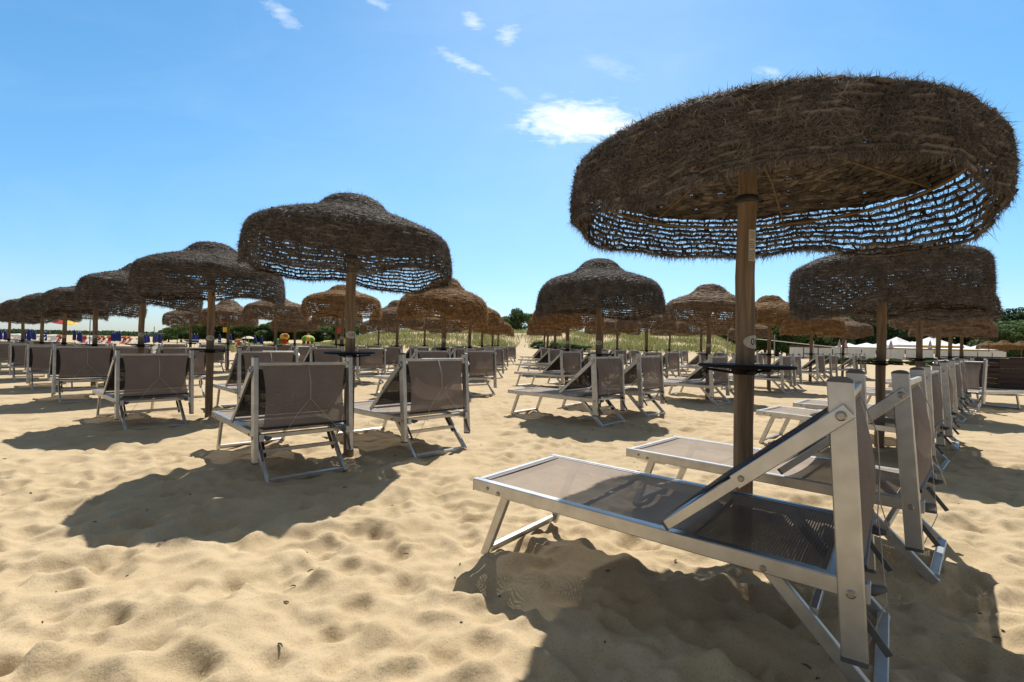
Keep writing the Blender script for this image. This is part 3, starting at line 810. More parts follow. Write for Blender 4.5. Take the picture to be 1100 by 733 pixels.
# added dim greyish sky behind and above the viewer, weakens and mutes the fill
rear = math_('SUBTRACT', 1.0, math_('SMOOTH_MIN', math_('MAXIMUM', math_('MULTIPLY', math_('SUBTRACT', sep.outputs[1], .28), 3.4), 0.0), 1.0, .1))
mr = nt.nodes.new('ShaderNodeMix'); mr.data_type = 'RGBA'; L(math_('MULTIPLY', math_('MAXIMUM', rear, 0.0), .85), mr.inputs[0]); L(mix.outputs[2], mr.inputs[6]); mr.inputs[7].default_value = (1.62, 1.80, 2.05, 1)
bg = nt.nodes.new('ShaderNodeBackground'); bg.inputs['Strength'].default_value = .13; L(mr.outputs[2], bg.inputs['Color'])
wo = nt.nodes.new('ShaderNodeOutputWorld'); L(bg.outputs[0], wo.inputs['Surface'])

scene.view_settings.view_transform = 'Standard'; scene.view_settings.look = 'None'; scene.view_settings.gamma = 1
scene.view_settings.use_curve_mapping = False; scene.view_settings.exposure = 0.31
scene.cycles.use_denoising = True
scene.cycles.max_bounces = 8; scene.cycles.transparent_max_bounces = 24; scene.cycles.diffuse_bounces = 4
scene.render.film_transparent = False
# ------------------------------------------------------------------ background
def mz(x, y): return float(macro(x, y))
def base(px, d):
    """ground point below photo column px at depth d"""
    p = at(px, 369.3+.0218*(px-550), d); return Vector((p.x, d, mz(p.x, d)))
def leaf_mat(name, dark, mid, light, transl=.3):
    return straw_mat(name, dark, mid, light, transl)
M['leaf_green'] = leaf_mat('leaf_green', (.038, .070, .020), (.090, .150, .042), (.17, .245, .075))
M['leaf_dark'] = leaf_mat('leaf_dark', (.016, .034, .014), (.042, .080, .030), (.09, .14, .052))
M['leaf_pale'] = leaf_mat('leaf_pale', (.045, .075, .030), (.090, .135, .055), (.15, .20, .085))
M['grass'] = leaf_mat('dune_grass', (.11, .125, .04), (.27, .275, .10), (.46, .42, .22), .42)
M['bark'] = simple('bark', (.14, .10, .07), (.07, .05, .035), rough=.9, scale=6, bump=.4)
M['white_cloth'] = simple('white_cloth', (.78, .77, .75), (.70, .69, .67), rough=.8, scale=3)
M['white_paint'] = simple('white_paint', (.75, .75, .73), (.66, .66, .64), rough=.5, scale=6)
M['blue_cloth'] = simple('dark_blue_cloth', (.012, .022, .17), (.008, .015, .11), rough=.8, scale=5)
M['red_cloth'] = simple('red_cloth', (.50, .035, .02), (.38, .025, .015), rough=.75, scale=5)
M['orange_cloth'] = simple('orange_cloth', (.46, .135, .03), (.36, .10, .025), rough=.75, scale=5)
M['yellow_cloth'] = simple('yellow_cloth', (.68, .45, .04), (.55, .36, .03), rough=.75, scale=5)
M['green_cloth'] = simple('green_cloth', (.10, .33, .06), (.07, .25, .045), rough=.6, scale=5)
M['pink_cloth'] = simple('faded_pink_cloth', (.46, .36, .36), (.36, .28, .29), rough=.8, scale=5)
M['beige_cloth'] = simple('beige_cloth', (.62, .54, .38), (.52, .45, .31), rough=.8, scale=5)
M['dark_metal'] = simple('dark_metal', (.09, .10, .10), (.06, .065, .065), rough=.5, scale=5)
M['grey_post'] = simple('grey_post', (.30, .32, .33), (.22, .24, .25), rough=.6, scale=5)
M['green_post'] = simple('green_post', (.05, .13, .07), (.04, .10, .05), rough=.6, scale=5)
M['fence_wood'] = simple('fence_wood', (.20, .14, .09), (.12, .08, .05), rough=.8, scale=4)
M['red_wood'] = simple('dark_red_brown_board', (.046, .024, .018), (.024, .013, .010), rough=.65, scale=3, mapscale=(1, 1, 14), bump=.3)

def crown_mesh(seed, hgt, wid, nleaf, size, blobs=16, low=.18):
    rs = np.random.RandomState(seed)
    C = []
    for i in range(blobs):
        t = rs.rand(); z = low+(1-low)*(.12+.80*t); rr = math.sin(math.pi*(.15+.75*t))**.8*.5
        a = rs.rand()*6.28; C.append((rr*math.cos(a)*rs.uniform(.25, .95), rr*math.sin(a)*rs.uniform(.25, .95), z-.05, rs.uniform(.09, .20)))
    C = np.array(C); k = rs.choice(len(C), nleaf, p=(C[:, 3]**2)/np.sum(C[:, 3]**2))
    d = rs.randn(nleaf, 3); d /= np.linalg.norm(d, axis=1, keepdims=True)
    rad = C[k, 3]*(.55+.5*rs.rand(nleaf)**.6)
    P = C[k, :3]*np.array([wid, wid, hgt])+d*rad[:, None]*np.array([wid, wid, hgt*.8])
    nrm = d+.7*rs.randn(nleaf, 3); nrm /= np.linalg.norm(nrm, axis=1, keepdims=True)
    u = np.cross(nrm, rs.randn(nleaf, 3)); u /= np.linalg.norm(u, axis=1, keepdims=True); v = np.cross(nrm, u)
    s = size*(.5+.9*rs.rand(nleaf))[:, None]
    V = np.stack([P-u*s, P+v*s*.55, P+u*s, P-v*s*.55], 1).reshape(-1, 3)
    me = np_mesh('crown', V, np.arange(nleaf*4).reshape(-1, 4)); return me, C
def trunk_mesh(C, hgt, wid, r):
    m = MB(); m.tube([(0, 0, -.3), (.05*wid*.3, 0, hgt*.2), (.02, .03*wid, hgt*.5), (0, 0, hgt*.75)], [r, r*.8, r*.55, r*.2], 8)
    for i in range(0, min(9, len(C))):
        c = C[i]; z0 = hgt*min(.5, .15+.3*c[2])
        m.tube([(0, 0, z0), (c[0]*wid*.5, c[1]*wid*.5, (z0+c[2]*hgt)/2+.05*hgt), (c[0]*wid, c[1]*wid, c[2]*hgt)], [r*.45, r*.3, r*.1], 6)
    return m.mesh('trunk', True)
TREES = []
for i, (h, w_, n, sz, bl) in enumerate([(7.5, 6.5, 9000, .17, 24), (6.0, 7.0, 9000, .17, 22), (8.5, 5.5, 9000, .17, 26), (4.2, 5.5, 7000, .15, 18)]):
    me, C = crown_mesh(50+i, h, w_, n, sz, bl, .10 if i == 3 else .16); TREES.append((me, trunk_mesh(C, h, w_, .16+.02*h/2), h))
def tree(px, d, top_py, kind, leaf, label, group, wide=1.0):
    me, tk, h = TREES[kind]
    b = base(px, d); hz = 369.3+.0218*(px-550); ztop = CAMH+(hz-top_py)*d/F
    sc = max(.3, (ztop-b.z)/h)
    t = thing('broadleaf_tree' if leaf != 'leaf_dark' else 'evergreen_tree', label, 'tree', (b.x, d, b.z), random.uniform(0, 6.28), group)
    t.scale = (sc*wide, sc*wide, sc)
    c = link('crown', me, None, t)
    if not me.materials: me.materials.append(M['leaf_green'])
    c.material_slots[0].link = 'OBJECT'; c.material_slots[0].material = M[leaf]
    link('trunk', tk, M['bark'], t)
# behind the middle of the dune
for px, d, tp, kd, lf, lb, wd in [(541, 92, 340, 1, 'leaf_green', 'low green tree at the left edge of the clump behind the sandy gap', 1.2), (556, 95, 331, 0, 'leaf_green', 'tall green tree rising behind the sandy gap in the dune', 1.2),
        (573, 98, 333, 2, 'leaf_dark', 'dark tree just right of the tall green tree behind the sandy gap', 1.), (592, 96, 337, 1, 'leaf_green', 'green tree half hidden by the stacked straw canopies right of the sandy gap', .9),
        (655, 100, 334, 0, 'leaf_dark', 'dark tree glimpsed behind the big middle straw canopy', 1.), (672, 98, 338, 1, 'leaf_dark', 'lower dark tree glimpsed under the right rim of the middle canopy', .9)]:
    tree(px, d, tp, kd, lf, lb, 'trees behind the dune', wd)
# left clump
LT = ['low bushy tree at the seaward tip of the left clump', 'bushy green tree second from the seaward tip of the left clump', 'rounded green tree behind the green net post', 'tall green tree over the left clump',
      'dark tree over the blue parasols in the left clump', 'green tree left of the beige parasol', 'broad green tree behind the beige parasol', 'dark green tree left of the inflatable slide', 'tree directly behind the inflatable slide', 'tree directly behind the inflatable house',
      'green tree right of the inflatable house', 'far right tree of the left clump by the red flag', 'bright green bush beside the red flag']
for lb, (px, d, tp, kd, lf, wd) in zip(LT, [(181, 118, 353, 3, 'leaf_green', 1.4), (195, 112, 348, 3, 'leaf_green', 1.3), (211, 110, 344, 1, 'leaf_green', 1.1), (229, 112, 340, 0, 'leaf_green', 1.4), (246, 114, 342, 1, 'leaf_dark', 1.3),
        (262, 110, 344, 1, 'leaf_green', 1.3), (279, 112, 347, 3, 'leaf_green', 1.4), (296, 112, 348, 3, 'leaf_dark', 1.4), (309, 114, 343, 1, 'leaf_green', 1.35), (327, 112, 341, 1, 'leaf_green', 1.4), (344, 112, 344, 0, 'leaf_dark', 1.4), (358, 110, 347, 3, 'leaf_green', 1.4), (380, 112, 346, 3, 'leaf_green', 1.4)]):
    tree(px, d, tp, kd, lf, lb, 'trees on the left beyond the beach', wd)
RT = ['low tree left of the nearest umbrella pole', 'green tree right of the nearest umbrella pole', 'tall green tree over the grey rope post', 'tallest green tree behind the right canopies', 'light green bush-like tree above the pink parasols', 'dark tree behind the left white gazebos', 'tree behind the peaked white gazebo',
      'dark tree behind the middle white gazebo', 'dark tree behind the right white gazebos', 'tree hidden behind the stack of right canopies', 'tall dark pine-like tree at the right edge', 'tallest dark tree at the right edge', 'pale green shrubby tree over the tan parasols', 'low pale green shrubby tree above the plank box']
for px, d, tp, kd, lf, lb, wd in [(800, 84, 338, 0, 'leaf_green', 'green tree partly behind the nearest umbrella pole', 1.2), (834, 88, 331, 1, 'leaf_green', 'broad bright green tree left of the right canopies', 1.3), (862, 80, 334, 1, 'leaf_green', 'bright green tree between the golden canopies and the dark umbrella', 1.3),
        (893, 76, 336, 0, 'leaf_green', 'bright green tree over the left white gazebos', 1.2), (920, 92, 330, 1, 'leaf_green', 'broad green tree behind the dark right umbrella pole', 1.5), (1050, 78, 344, 1, 'leaf_green', 'green tree over the low white gazebo furthest right', 1.3), (1086, 80, 342, 1, 'leaf_green', 'green tree in front of the dark trees at the right edge', 1.4), (770, 92, 344, 1, 'leaf_green', 'green tree at the right end of the dune', 1.3)]:
    tree(px, d, tp, kd, lf, lb, 'trees on the right behind the white fence', wd)
for lb, (px, d, tp, kd, lf, wd) in zip(RT, [(786, 78, 341, 1, 'leaf_green', .9), (822, 76, 336, 1, 'leaf_green', 1.), (846, 74, 332, 0, 'leaf_green', 1.), (880, 86, 322, 2, 'leaf_green', 1.3), (905, 70, 338, 1, 'leaf_pale', .75), (932, 84, 326, 0, 'leaf_dark', 1.1), (958, 86, 324, 2, 'leaf_dark', 1.2),
        (985, 84, 328, 0, 'leaf_dark', 1.2), (1012, 86, 330, 2, 'leaf_dark', 1.2), (1040, 84, 332, 0, 'leaf_dark', 1.1), (1071, 90, 330, 0, 'leaf_dark', 1.3), (1097, 88, 326, 2, 'leaf_dark', 1.7), (1072, 70, 352, 3, 'leaf_pale', .9), (1098, 68, 356, 3, 'leaf_green', 1.)]):
    tree(px, d, tp, kd, lf, lb, 'trees on the right behind the white fence', wd)

# far coast woods along the horizon
def treeline():
    rs = np.random.RandomState(4); n = 42000
    q = rs.uniform(-1.35, 1.35, n); d = rs.uniform(640, 780, n); x = q*d
    hh = 5.6+2.2*perlin(x/60, d/400, 3)+1.2*perlin(x/14, d/90, 4)
    z = hh*rs.rand(n)**.7
    P = np.stack([x, d, z+np.array([0.0]*n)], -1); nr = rs.randn(n, 3); nr /= np.linalg.norm(nr, axis=1, keepdims=True)
    u = np.cross(nr, rs.randn(n, 3)); u /= np.linalg.norm(u, axis=1, keepdims=True); v = np.cross(nr, u); s = (1.1+1.3*rs.rand(n))[:, None]
    V = np.stack([P-u*s, P+v*s*.7, P+u*s, P-v*s*.7], 1).reshape(-1, 3)
    o = link('far_treeline', np_mesh('far_treeline', V, np.arange(n*4).reshape(-1, 4)), M['leaf_dark'])
    tag(o, 'dark line of far woods along the horizon', 'woods', kind='stuff')
treeline()

# dune grass
def grass():
    rs = np.random.RandomState(9); n = 120000
    y = 44+52*rs.rand(n)**1.15; q = rs.uniform(-.62, .47, n); x = q*y
    dens = .42+1.9*perlin(x/4.5, y/4.5, 31)+.6*perlin(x/1.3, y/1.3, 32)
    edge = sstep(45, 52, y+3.5*perlin(x/6, 0*x, 33)); path = 1-np.exp(-((q-.022)/.030)**2)*(1-.6*sstep(58, 70, y))
    low = sstep(-.66, -.5, q)
    keep = rs.rand(n) < np.clip(dens, .08, 1)*edge*path*low; x = x[keep]; y = y[keep]; n = len(x)
    z = macro(x, y); h = (.28+.45*rs.rand(n))*(.7+.6*np.clip(perlin(x/3, y/3, 35)+.5, 0, 1)); w_ = .022+.03*rs.rand(n); a = rs.rand(n)*6.28
    lx = rs.randn(n)*.22*h; ly = rs.randn(n)*.22*h
    c = np.cos(a)*w_; s_ = np.sin(a)*w_
    V = np.stack([np.stack([x-c, y-s_, z-.05], -1), np.stack([x+c, y+s_, z-.05], -1), np.stack([x+lx*.4+c*.7, y+ly*.4+s_*.7, z+h*.6], -1), np.stack([x+lx*.4-c*.7, y+ly*.4-s_*.7, z+h*.6], -1), np.stack([x+lx, y+ly, z+h], -1)], 1).reshape(-1, 3)
    i = np.arange(n)*5
    o = link('dune_grass', np_mesh('dune_grass', V, np.stack([i, i+1, i+2, i+3], -1), np.stack([i+3, i+2, i+4], -1)), M['grass'])
    tag(o, 'yellow green grass covering the low dune', 'dune grass', kind='stuff')
grass()
# low shrubs
def shrub(px, d, hgt, wid, leaf, label, group):
    b = base(px, d); me, tk, h = TREES[3]
    t = thing('low_shrub', label, 'shrub', (b.x, d, b.z-.1), random.uniform(0, 6), group); t.scale = (wid/5.5, wid/5.5, hgt/4.2)
    c = link('foliage', me, None, t); c.material_slots[0].link = 'OBJECT'; c.material_slots[0].material = M[leaf]
    link('stem', tk, None, t)
shrub(600, 45.5, 1.0, 2.6, 'leaf_green', 'low dark green shrub at the foot of the dune behind the middle umbrella', 'shrubs on the dune')
shrub(618, 46.5, .8, 3.0, 'leaf_dark', 'wide dark shrub at the dune foot right of the other shrub', 'shrubs on the dune')
shrub(578, 50, .9, 1.8, 'leaf_pale', 'small pale shrub beside the sandy gap in the dune', 'shrubs on the dune')
for i, px in enumerate((880, 893, 905, 921, 938, 962, 985, 1003, 1041, 1057, 1070)):
    shrub(px, 47.5, .75+.25*random.random(), 1.5+.6*random.random(), 'leaf_pale' if i % 2 else 'leaf_green', 'low green shrub growing at the foot of the white cloth fence', 'shrubs along the white fence')

# white cloth fence with wooden posts
FD = 50.0
fx0 = base(848, FD); fx1 = base(1082, FD)
fen = thing('cloth_fence', 'white cloth windbreak fence with brown rail and posts at the back right', 'fence', (fx0.x, FD, 0))
n = 15; Lf = fx1.x-fx0.x
for i in range(n+1):
    x = Lf*i/n; m = MB(); m.bar((x, 0, mz(fx0.x+x, FD)-.3), (x, 0, 1.72), .09, .09); m.build('fence_post', M['fence_wood'], fen)
m = MB(); m.bar((-.1, -.06, 1.62), (Lf+.1, -.06, 1.62), .05, .09); m.build('rail', M['fence_wood'], fen)
m = MB()
for i in range(n):
    k = 6; x0 = Lf*i/n+.05; x1 = Lf*(i+1)/n-.05
    for j in range(k):
        a, b_ = x0+(x1-x0)*j/k, x0+(x1-x0)*(j+1)/k; ya, yb = .06*math.sin(math.pi*j/k)+.05, .06*math.sin(math.pi*(j+1)/k)+.05
        m.add([(a, ya, .50), (b_, yb, .50), (b_, yb, 1.52), (a, ya, 1.52), (a, ya+.01, .50), (b_, yb+.01, .50), (b_, yb+.01, 1.52), (a, ya+.01, 1.52)], [(0, 1, 2, 3), (7, 6, 5, 4), (3, 2, 6, 7), (4, 5, 1, 0)])
m.build('cloth_panel', M['white_cloth'], fen)

# white gazebos
def gazebo(px, d, peak_py, half, valance, label):
    b = base(px, d); hz = 369.3+.0218*(px-550); zt = CAMH+(hz-peak_py)*d/F; ze = max(1.7, zt-.42*half-.25)
    t = thing('gazebo', label, 'gazebo', (b.x, d, b.z), .15, 'white gazebos behind the fence')
    for sx in (-1, 1):
        for sy in (-1, 1):
            m = MB(); m.bar((sx*half*.95, sy*half*.95, -.2), (sx*half*.95, sy*half*.95, ze), .07, .07); m.build('post', M['white_paint'], t)
    m = MB(); k = 6; rings = []
    for j in range(k+1):
        f = j/k; r = half*(1-f)*(1)+.02; z = ze+(zt-ze)*(f**1.35); rings.append([(-r, -r, z), (r, -r, z), (r, r, z), (-r, r, z)])
    vs = [p for rg in rings for p in rg]; fs = []
    for j in range(k):
        for c in range(4): fs.append((j*4+c, j*4+(c+1) % 4, j*4+4+(c+1) % 4, j*4+4+c))
    fs.append(tuple(k*4+c for c in range(4))); fs.append((3, 2, 1, 0)); m.add(vs, fs); m.build('roof', M['white_cloth'], t)
    m = MB()
    for c in range(4):
        p, q = rings[0][c], rings[0][(c+1) % 4]; m.bar((p[0], p[1], ze-.13), (q[0], q[1], ze-.13), .03, .26)
    m.build('valance', M['yellow_cloth'] if valance else M['white_cloth'], t)
gazebo(912, 62, 369, 1.3, 0, 'small low white gazebo furthest left, right of the pink parasols')
gazebo(931, 60, 368.5, 1.8, 0, 'white gazebo second from the left, left of the second-row pole')
gazebo(963, 60, 362, 1.7, 0, 'peaked white gazebo seen right of the near dark pole')
gazebo(980, 64, 367, 1.6, 1, 'white gazebo with a yellow valance between two poles')
gazebo(1000, 60, 361.5, 2.1, 1, 'largest white gazebo with a yellow valance')
gazebo(1030, 62, 369, 1.9, 1, 'low white gazebo with yellow valance right of the steel pole')
gazebo(1052, 64, 370, 1.6, 0, 'low white gazebo furthest right')

# closed parasols
def closed_mesh(seed):
    rs = random.Random(seed); m = MB()
    prof = [(.13, .62), (.17, .75), (.17, 1.1), (.14, 1.6), (.09, 1.95), (.03, 2.12), (.01, 2.16)]
    m.lathe(prof, 24, wob=lambda t, j: 1+.16*math.sin(6*t+j*.3)+.06*math.sin(11*t)); a = m.mesh('folded_cloth', True)
    p = MB(); p.tube([(0, 0, -.3), (0, 0, 2.28)], .025, 8); return a, p.mesh('pole')
CP = closed_mesh(1)
def closed(px, d, top_py, cloth, label, group):
    b = base(px, d); hz = 369.3+.0218*(px-550); zt = CAMH+(hz-top_py)*d/F; sc = (zt-b.z)/2.28
    t = thing('closed_parasol', label, 'closed parasol', (b.x, d, b.z), random.uniform(0, 6), group); t.scale = (1.15, 1.15, sc)
    if not CP[0].materials: CP[0].materials.append(M['blue_cloth'])
    c = link('folded_cloth', CP[0], None, t); c.material_slots[0].link = 'OBJECT'; c.material_slots[0].material = M[cloth]
    link('pole', CP[1], M['white_paint'], t)
for px, tp in [(.5, 354.3), (6, 355.3), (9.5, 355.2), (26, 353.5), (31, 353.6), (33.5, 354), (37, 355), (48.5, 356.7), (80, 354.5), (84.5, 357), (86.5, 357), (120.8, 357.6), (123.2, 358), (126, 356), (128.4, 356), (153, 359), (156, 359.3), (159.3, 360), (166, 358), (168, 358), (172, 358.5), (206, 359.5), (209, 359.5), (212, 359.3), (236, 360), (247.8, 359.8), (274, 361.5), (281, 361.5)]:
    closed(px, 64+random.uniform(-5, 8), tp-1, 'blue_cloth', 'closed dark blue parasol far down the beach on the left', 'closed blue parasols far down the beach')
closed(901.5, 55, 365, 'pink_cloth', 'closed faded pink parasol, left of a pair before the gazebos', 'closed pink parasols')
closed(908.5, 55, 365.2, 'pink_cloth', 'closed faded pink parasol, right of a pair before the gazebos', 'closed pink parasols')
closed(957, 53, 364.5, 'pink_cloth', 'closed faded pink parasol before the peaked gazebo', 'closed pink parasols')
closed(999, 53, 364.3, 'pink_cloth', 'closed faded pink parasol before the largest gazebo', 'closed pink parasols')
# tan straw umbrellas far right
src = UMB[(4, 0)]
for px, d, lb in ((1062, 58, 'tan straw umbrella far right behind the fence, left of three'), (1078, 55, 'tan straw umbrella far right above the plank box, middle of three'), (1097, 56, 'tan straw umbrella at the far right edge, right of three')):
    b = base(px, d); o = copy_tree(src); o.location = b; o['label'] = lb; o['group'] = 'far straw umbrellas on the right'
    for c in o.children:
        if c.name.startswith('canopy'): c.material_slots[0].link = 'OBJECT'; c.material_slots[0].material = M['golden_straw']

# open parasols
def open_parasol(px, d, top_py, rad, cols, label, tilt=(0, 0)):
    b = base(px, d); hz = 369.3+.0218*(px-550); zt = CAMH+(hz-top_py)*d/F-b.z
    t = thing('open_parasol', label, 'parasol', b)
    m = MB(); m.tube([(0, 0, -.3), (0, 0, zt-.02)], .022, 8); m.build('pole', M['white_paint'], t)
    top = bpy.data.objects.new('cloth', None)
    for g in range(8):
        m = MB(); vs = []; k = 5
        for i in range(k+1):
            f = i/k; z = zt-.36*rad*(f**1.7)
            for j in range(4):
                a = (g+j/3)*math.pi/4; rr = rad*f*(1-.03*math.sin(math.pi*j/3)); vs.append((rr*math.cos(a), rr*math.sin(a), z))
        top_n = len(vs); vs += [(x, y, z-.012) for x, y, z in vs]; fs = []
        for i in range(k):
            for j in range(3):
                q = (i*4+j, (i+1)*4+j, (i+1)*4+j+1, i*4+j+1); fs.append(q); fs.append(tuple(top_n+c for c in reversed(q)))
        for j in range(3): fs.append((k*4+j, top_n+k*4+j, top_n+k*4+j+1, k*4+j+1))
        m.add(vs, fs); o = m.build('cloth_segment', M[cols[g % len(cols)]], t); o.rotation_euler = (tilt[0], tilt[1], 0)
        if tilt[0] or tilt[1]: o.location = Vector((0, 0, zt))-Matrix.Rotation(tilt[1], 3, 'Y')@Matrix.Rotation(tilt[0], 3, 'X')@Vector((0, 0, zt))
open_parasol(68.5, 38, 341.5, .92, ['yellow_cloth', 'green_cloth', 'red_cloth', 'yellow_cloth'], 'open parasol in yellow, red and green stripes among the left umbrellas', (.12, .22))
open_parasol(267, 70, 361.3, .95, ['beige_cloth'], 'open beige parasol before the trees on the left')

# inflatable play pieces
def ell(m, c, r, n=14, k=9, gore=0):
    vs = []; fs = []
    for i in range(k+1):
        ph = math.pi*i/k
        for j in range(n):
            t = 2*math.pi*j/n; s = 1+gore*abs(math.sin(4*t)); vs.append((c[0]+r[0]*math.sin(ph)*math.cos(t)*s, c[1]+r[1]*math.sin(ph)*math.sin(t)*s, c[2]+r[2]*math.cos(ph)))
    for i in range(k):
        for j in range(n): fs.append((i*n+j, (i+1)*n+j, (i+1)*n+(j+1) % n, i*n+(j+1) % n))
    m.add(vs, fs)
b = base(305, 78); t = thing('inflatable_slide', 'green, red and yellow inflatable play slide before the trees', 'inflatable slide', b)
for nm, c, r, cl in (('side_bulge', (-.85, 0, .75), (.55, .6, .72), 'green_cloth'), ('dome', (.05, .1, 1.75), (.72, .65, .55), 'yellow_cloth'), ('dome_tip', (.35, -.2, 1.98), (.40, .42, .34), 'orange_cloth'), ('body', (.15, -.3, .80), (.55, .55, .55), 'red_cloth'), ('slide_lip', (.65, -.3, .30), (.60, .6, .32), 'yellow_cloth')):
    m = MB(); ell(m, c, r); m.build(nm, M[cl], t, True)
b = base(331, 78); t = thing('inflatable_house', 'inflatable play house with striped green and yellow dome on orange legs', 'inflatable house', b)
for g in range(8):
    m = MB(); vs = []; k = 7
    for i in range(k+1):
        ph = math.pi*.62*i/k
        for j in range(5):
            a = (g+j/4)*math.pi/4; rr = (1.0+.06*math.sin(math.pi*j/4)); vs.append((.95*math.sin(ph)*math.cos(a)*rr, .95*math.sin(ph)*math.sin(a)*rr, 1.25+.72*math.cos(ph)))
    m.add(vs, [(i*5+j, (i+1)*5+j, (i+1)*5+j+1, i*5+j+1) for i in range(k) for j in range(4)]); m.build('dome_segment', M['green_cloth' if g % 2 else 'yellow_cloth'], t, True)
m = MB(); ell(m, (0, 0, 2.0), (.22, .22, .2)); m.build('dome_tip', M['orange_cloth'], t, True)
for sx in (-1, 0, 1):
    m = MB(); m.tube([(sx*.72, -.2*abs(sx), -.05), (sx*.75, 0, .5), (sx*.6, 0, 1.0)], [.24, .26, .22], 10); m.build('leg', M['orange_cloth'], t, True)
m = MB(); ell(m, (1.5, 0, .38), (.75, .5, .42)); m.build('slide_lip', M['green_cloth'], t, True)

# far deck chairs with hoods
def deck_mesh():
    f = MB()
    for s in (-1, 1):
        f.bar((s*.32, -.55, 0), (s*.32, .45, .95), .05, .05); f.bar((s*.30, .5, 0), (s*.30, -.4, .62), .05, .05)
    f.bar((-.32, .45, .95), (.32, .45, .95), .05, .05); f.bar((-.32, -.45, .1), (.32, -.45, .1), .05, .05)
    c = MB(); pts = [(-.42, .12), (-.2, .22), (.05, .38), (.28, .66), (.44, .94)]
    vs = [(sx*.28, y, z+dz) for dz in (0, .012) for y, z in pts for sx in (-1, 1)]; k = len(pts)
    c.add(vs, [q for i in range(k-1) for q in ((2*i, 2*i+1, 2*i+3, 2*i+2), (2*k+2*i, 2*k+2*i+2, 2*k+2*i+3, 2*k+2*i+1))])
    h = MB(); vs = []
    for dz in (0, .014):
        for i in range(6):
            a = math.pi*.62*i/5; vs += [(-.34, .42-.42*math.sin(a), 1.0+.28*math.cos(a)+dz), (.34, .42-.42*math.sin(a), 1.0+.28*math.cos(a)+dz)]
    h.add(vs, [q for i in range(5) for q in ((2*i, 2*i+1, 2*i+3, 2*i+2), (12+2*i, 12+2*i+2, 12+2*i+3, 12+2*i+1))])
    return f.mesh('frame'), c.mesh('sling'), h.mesh('hood')
DK = deck_mesh()
def deck(px, d, sl, hd, label, group):
    b = base(px, d); t = thing('deck_chair', label, 'deck chair', b, random.uniform(-.4, .4), group)
    link('frame', DK[0], M['white_paint'], t)
    for me, nm, mm in ((DK[1], 'sling', sl), (DK[2], 'hood', hd)):
        if not me.materials: me.materials.append(M['red_cloth'])
        o = link(nm, me, None, t); o.material_slots[0].link = 'OBJECT'; o.material_slots[0].material = M[mm]
for px, d in ((63, 76), (90, 74), (105, 74), (110, 76), (117.5, 74), (133, 76), (138, 74)):
    deck(px, d, 'red_cloth', 'orange_cloth', 'red deck chair with an orange hood far down the beach', 'red deck chairs far down the beach')
for px, d in ((13, 62), (17, 60), (21, 64), (43, 60), (53, 60), (57, 63), (98, 60), (149, 62)):
    deck(px, d, 'white_cloth', 'white_cloth', 'white deck chair far down the beach on the left', 'white deck chairs far down the beach')
deck(255, 52, 'orange_cloth', 'orange_cloth', 'orange deck chair before the beige parasol', None)
# white plastic chairs nearer
def chair_parts(t):
    m = MB(); m.box((0, 0, .43), (.46, .44, .03)); m.build('seat', M['white_paint'], t)
    m = MB(); m.bar((0, .21, .46), (0, .30, .86), .44, .025, up=(0, 1, 0)); m.build('backrest', M['white_paint'], t)
    for sx in (-1, 1):
        for sy in (-1, 1):
            m = MB(); m.bar((sx*.20, sy*.18, .42), (sx*.24, sy*.22, 0), .04, .04); m.build('leg', M['white_paint'], t)
        m = MB(); m.bar((sx*.24, -.2, .64), (sx*.24, .24, .66), .05, .025); m.build('armrest', M['white_paint'], t)
wc = None
for i, (px, d) in enumerate(((159, 30), (162.5, 31), (166, 30), (170, 31))):
    b = base(px, d)
    if wc is None: wc = thing('plastic_chair', '', 'chair', b, 2.6, 'white plastic chairs'); chair_parts(wc); o = wc
    else: o = copy_tree(wc); o.location = b; o.rotation_euler = (0, 0, 2.6+i*.3)
    o['label'] = 'white plastic chair between the left umbrella poles'

# masts, flags, net, rope
def mast(px, d, top_py, r, mat_, label, flag=None, name='mast'):
    b = base(px, d); hz = 369.3+.0218*(px-550); zt = CAMH+(hz-top_py)*d/F-b.z
    t = thing(name, label, 'flagpole' if flag else 'mast', b)
    m = MB(); m.tube([(0, 0, -.3), (0, 0, zt)], [r, r*.8], 8); m.build('pole', M[mat_], t)
    if flag:
        for cl, z0, hgt, wd in flag:
            m = MB(); vs = []
            for off in (0, .012):
                for i in range(6):
                    x = -r-wd*i/5; y = .05*math.sin(i*1.4)+off; vs += [(x, y, zt-z0-hgt), (x, y, zt-z0)]
            m.add(vs, [q for i in range(5) for q in ((2*i, 2*i+2, 2*i+3, 2*i+1), (12+2*i, 12+2*i+1, 12+2*i+3, 12+2*i+2))]); m.build('flag', M[cl], t)
mast(96.5, 55, 339.5, .05, 'dark_metal', 'thin dark mast standing between the left umbrella poles')
mast(165.5, 64, 351, .05, 'dark_metal', 'thin mast with a pointed tip among the blue parasols')
mast(245.3, 40, 344.5, .03, 'fence_wood', 'flagpole with a red flag over a yellow one on the left', [('red_cloth', .02, .36, .62), ('yellow_cloth', .55, .4, .45)], 'flagpole')
mast(369, 46, 352.2, .03, 'fence_wood', 'flagpole with a single red flag behind the second umbrella pole', [('red_cloth', .02, .5, .6)], 'flagpole')
mast(376.5, 48, 353, .03, 'fence_wood', 'flagpole with a small green and pink flag beside the second umbrella pole', [('green_cloth', .02, .25, .36), ('pink_cloth', .35, .22, .36)], 'flagpole')
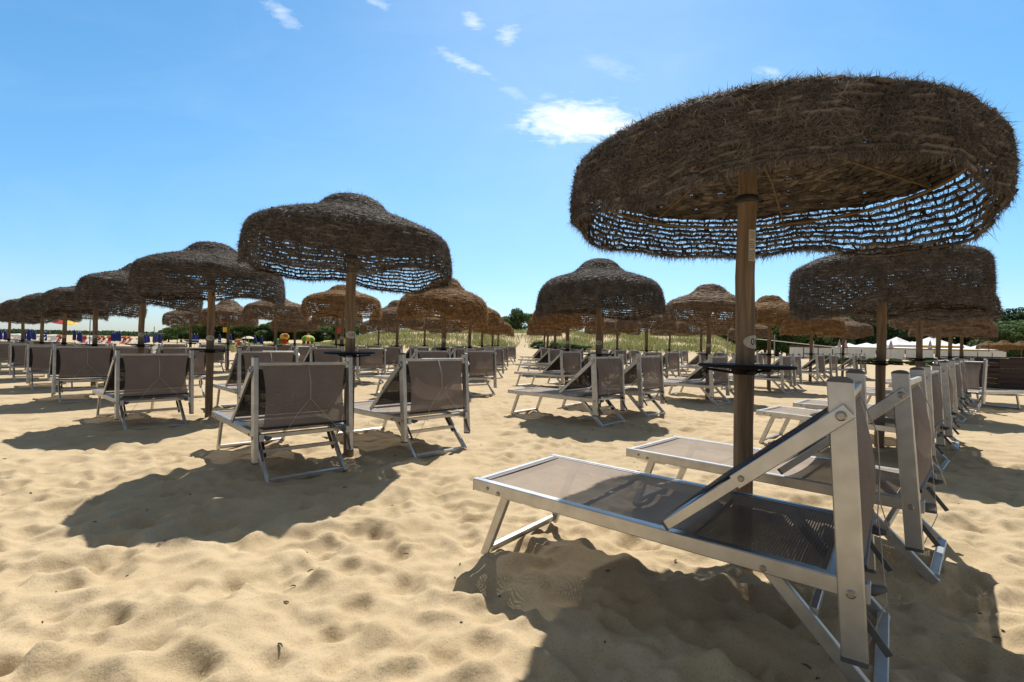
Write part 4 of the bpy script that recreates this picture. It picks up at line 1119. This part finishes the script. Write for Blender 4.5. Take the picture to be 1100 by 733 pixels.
# net with green posts
a = base(190.5, 58); c = base(264, 62); t = thing('volleyball_net', 'volleyball net between green posts before the left trees', 'net', a)
dx = c-a
for f in (0, 1):
    m = MB(); m.tube([(dx.x*f, dx.y*f, -.3), (dx.x*f, dx.y*f, 1.75)], .05, 8); m.build('post', M['green_post'], t)
for z in (.75, 1.05):
    m = MB(); m.bar((0, 0, z), (dx.x, dx.y, z), .03, .06); m.build('net_tape', M['white_cloth'], t)
# rope on posts
R_ = [(781.5, 37, 361.5), (831.8, 40, 360.5), (874, 45, 367), (903, 48, 373)]
t = None
for i, (px, d, tp) in enumerate(R_):
    b = base(px, d); zt = at(px, tp, d).z
    if t is None: t = thing('rope_barrier', 'white rope strung on grey posts beyond the nearest umbrella pole', 'rope barrier', b); o0 = b.copy()
    m = MB(); q = b-o0; m.tube([(q.x, q.y, q.z-.3), (q.x, q.y, zt-o0.z+.05)], .045, 8); m.build('post', M['grey_post'], t)
pts = [at(781.5, 361.5, 37), at(825, 365.4, 39.6), at(867, 370, 44.3), at(903, 373.5, 48)]
m = MB(); m.tube([p-o0 for p in pts], .030, 6); m.build('rope', M['white_cloth'], t)

# dark plank box at the right edge
p0 = at(1072.5, 388, 17.6); t = thing('plank_box', 'dark red brown box of stacked horizontal planks at the right edge', 'plank box', (p0.x, 17.6, mz(p0.x, 17.6)))
z = 0.02
for i in range(6):
    m = MB(); m.bar((0, .003*(i % 2), z+.085), (3.2, .003*(i % 2), z+.085), .10, .179); m.build('plank', M['red_wood'], t)
    m = MB(); m.bar((.05, .06, z+.085), (.05, 1.4, z+.085), .10, .176); m.build('plank', M['red_wood'], t)
    z += .182
m = MB(); m.bar((-.02, .7, z+.02), (3.25, .7, z+.02), 1.55, .04); m.build('lid', M['red_wood'], t)
for i in range(3):
    m = MB(); m.bar((-.36, .25, .52+i*.18), (-.005, .25, .52+i*.18), .6, .165); m.build('side_shelf', M['red_wood'], t)

# bits of dry twig and seaweed on the sand
def debris():
    rs = random.Random(5); m = MB()
    for i in range(150):
        y = 1.2+9*rs.random()**1.6; x = rs.uniform(-1.05, 1.05)*y; a = rs.uniform(0, 6.28); l = rs.choice((.006, .009, .013, .018)) if y < 3 else rs.choice((.008, .012, .02, .03)); z = gz(x, y)+.004
        k = rs.uniform(-.4, .4)
        m.tube([(x, y, z), (x+l*math.cos(a), y+l*math.sin(a), z+.004), (x+l*(math.cos(a)+math.cos(a+k)), y+l*(math.sin(a)+math.sin(a+k)), z)], [.003, .004, .002], 5)
    o = m.build('beach_debris', M['bark']); tag(o, 'scattered dark bits of dry twig on the sand', 'twigs', kind='stuff')
debris()
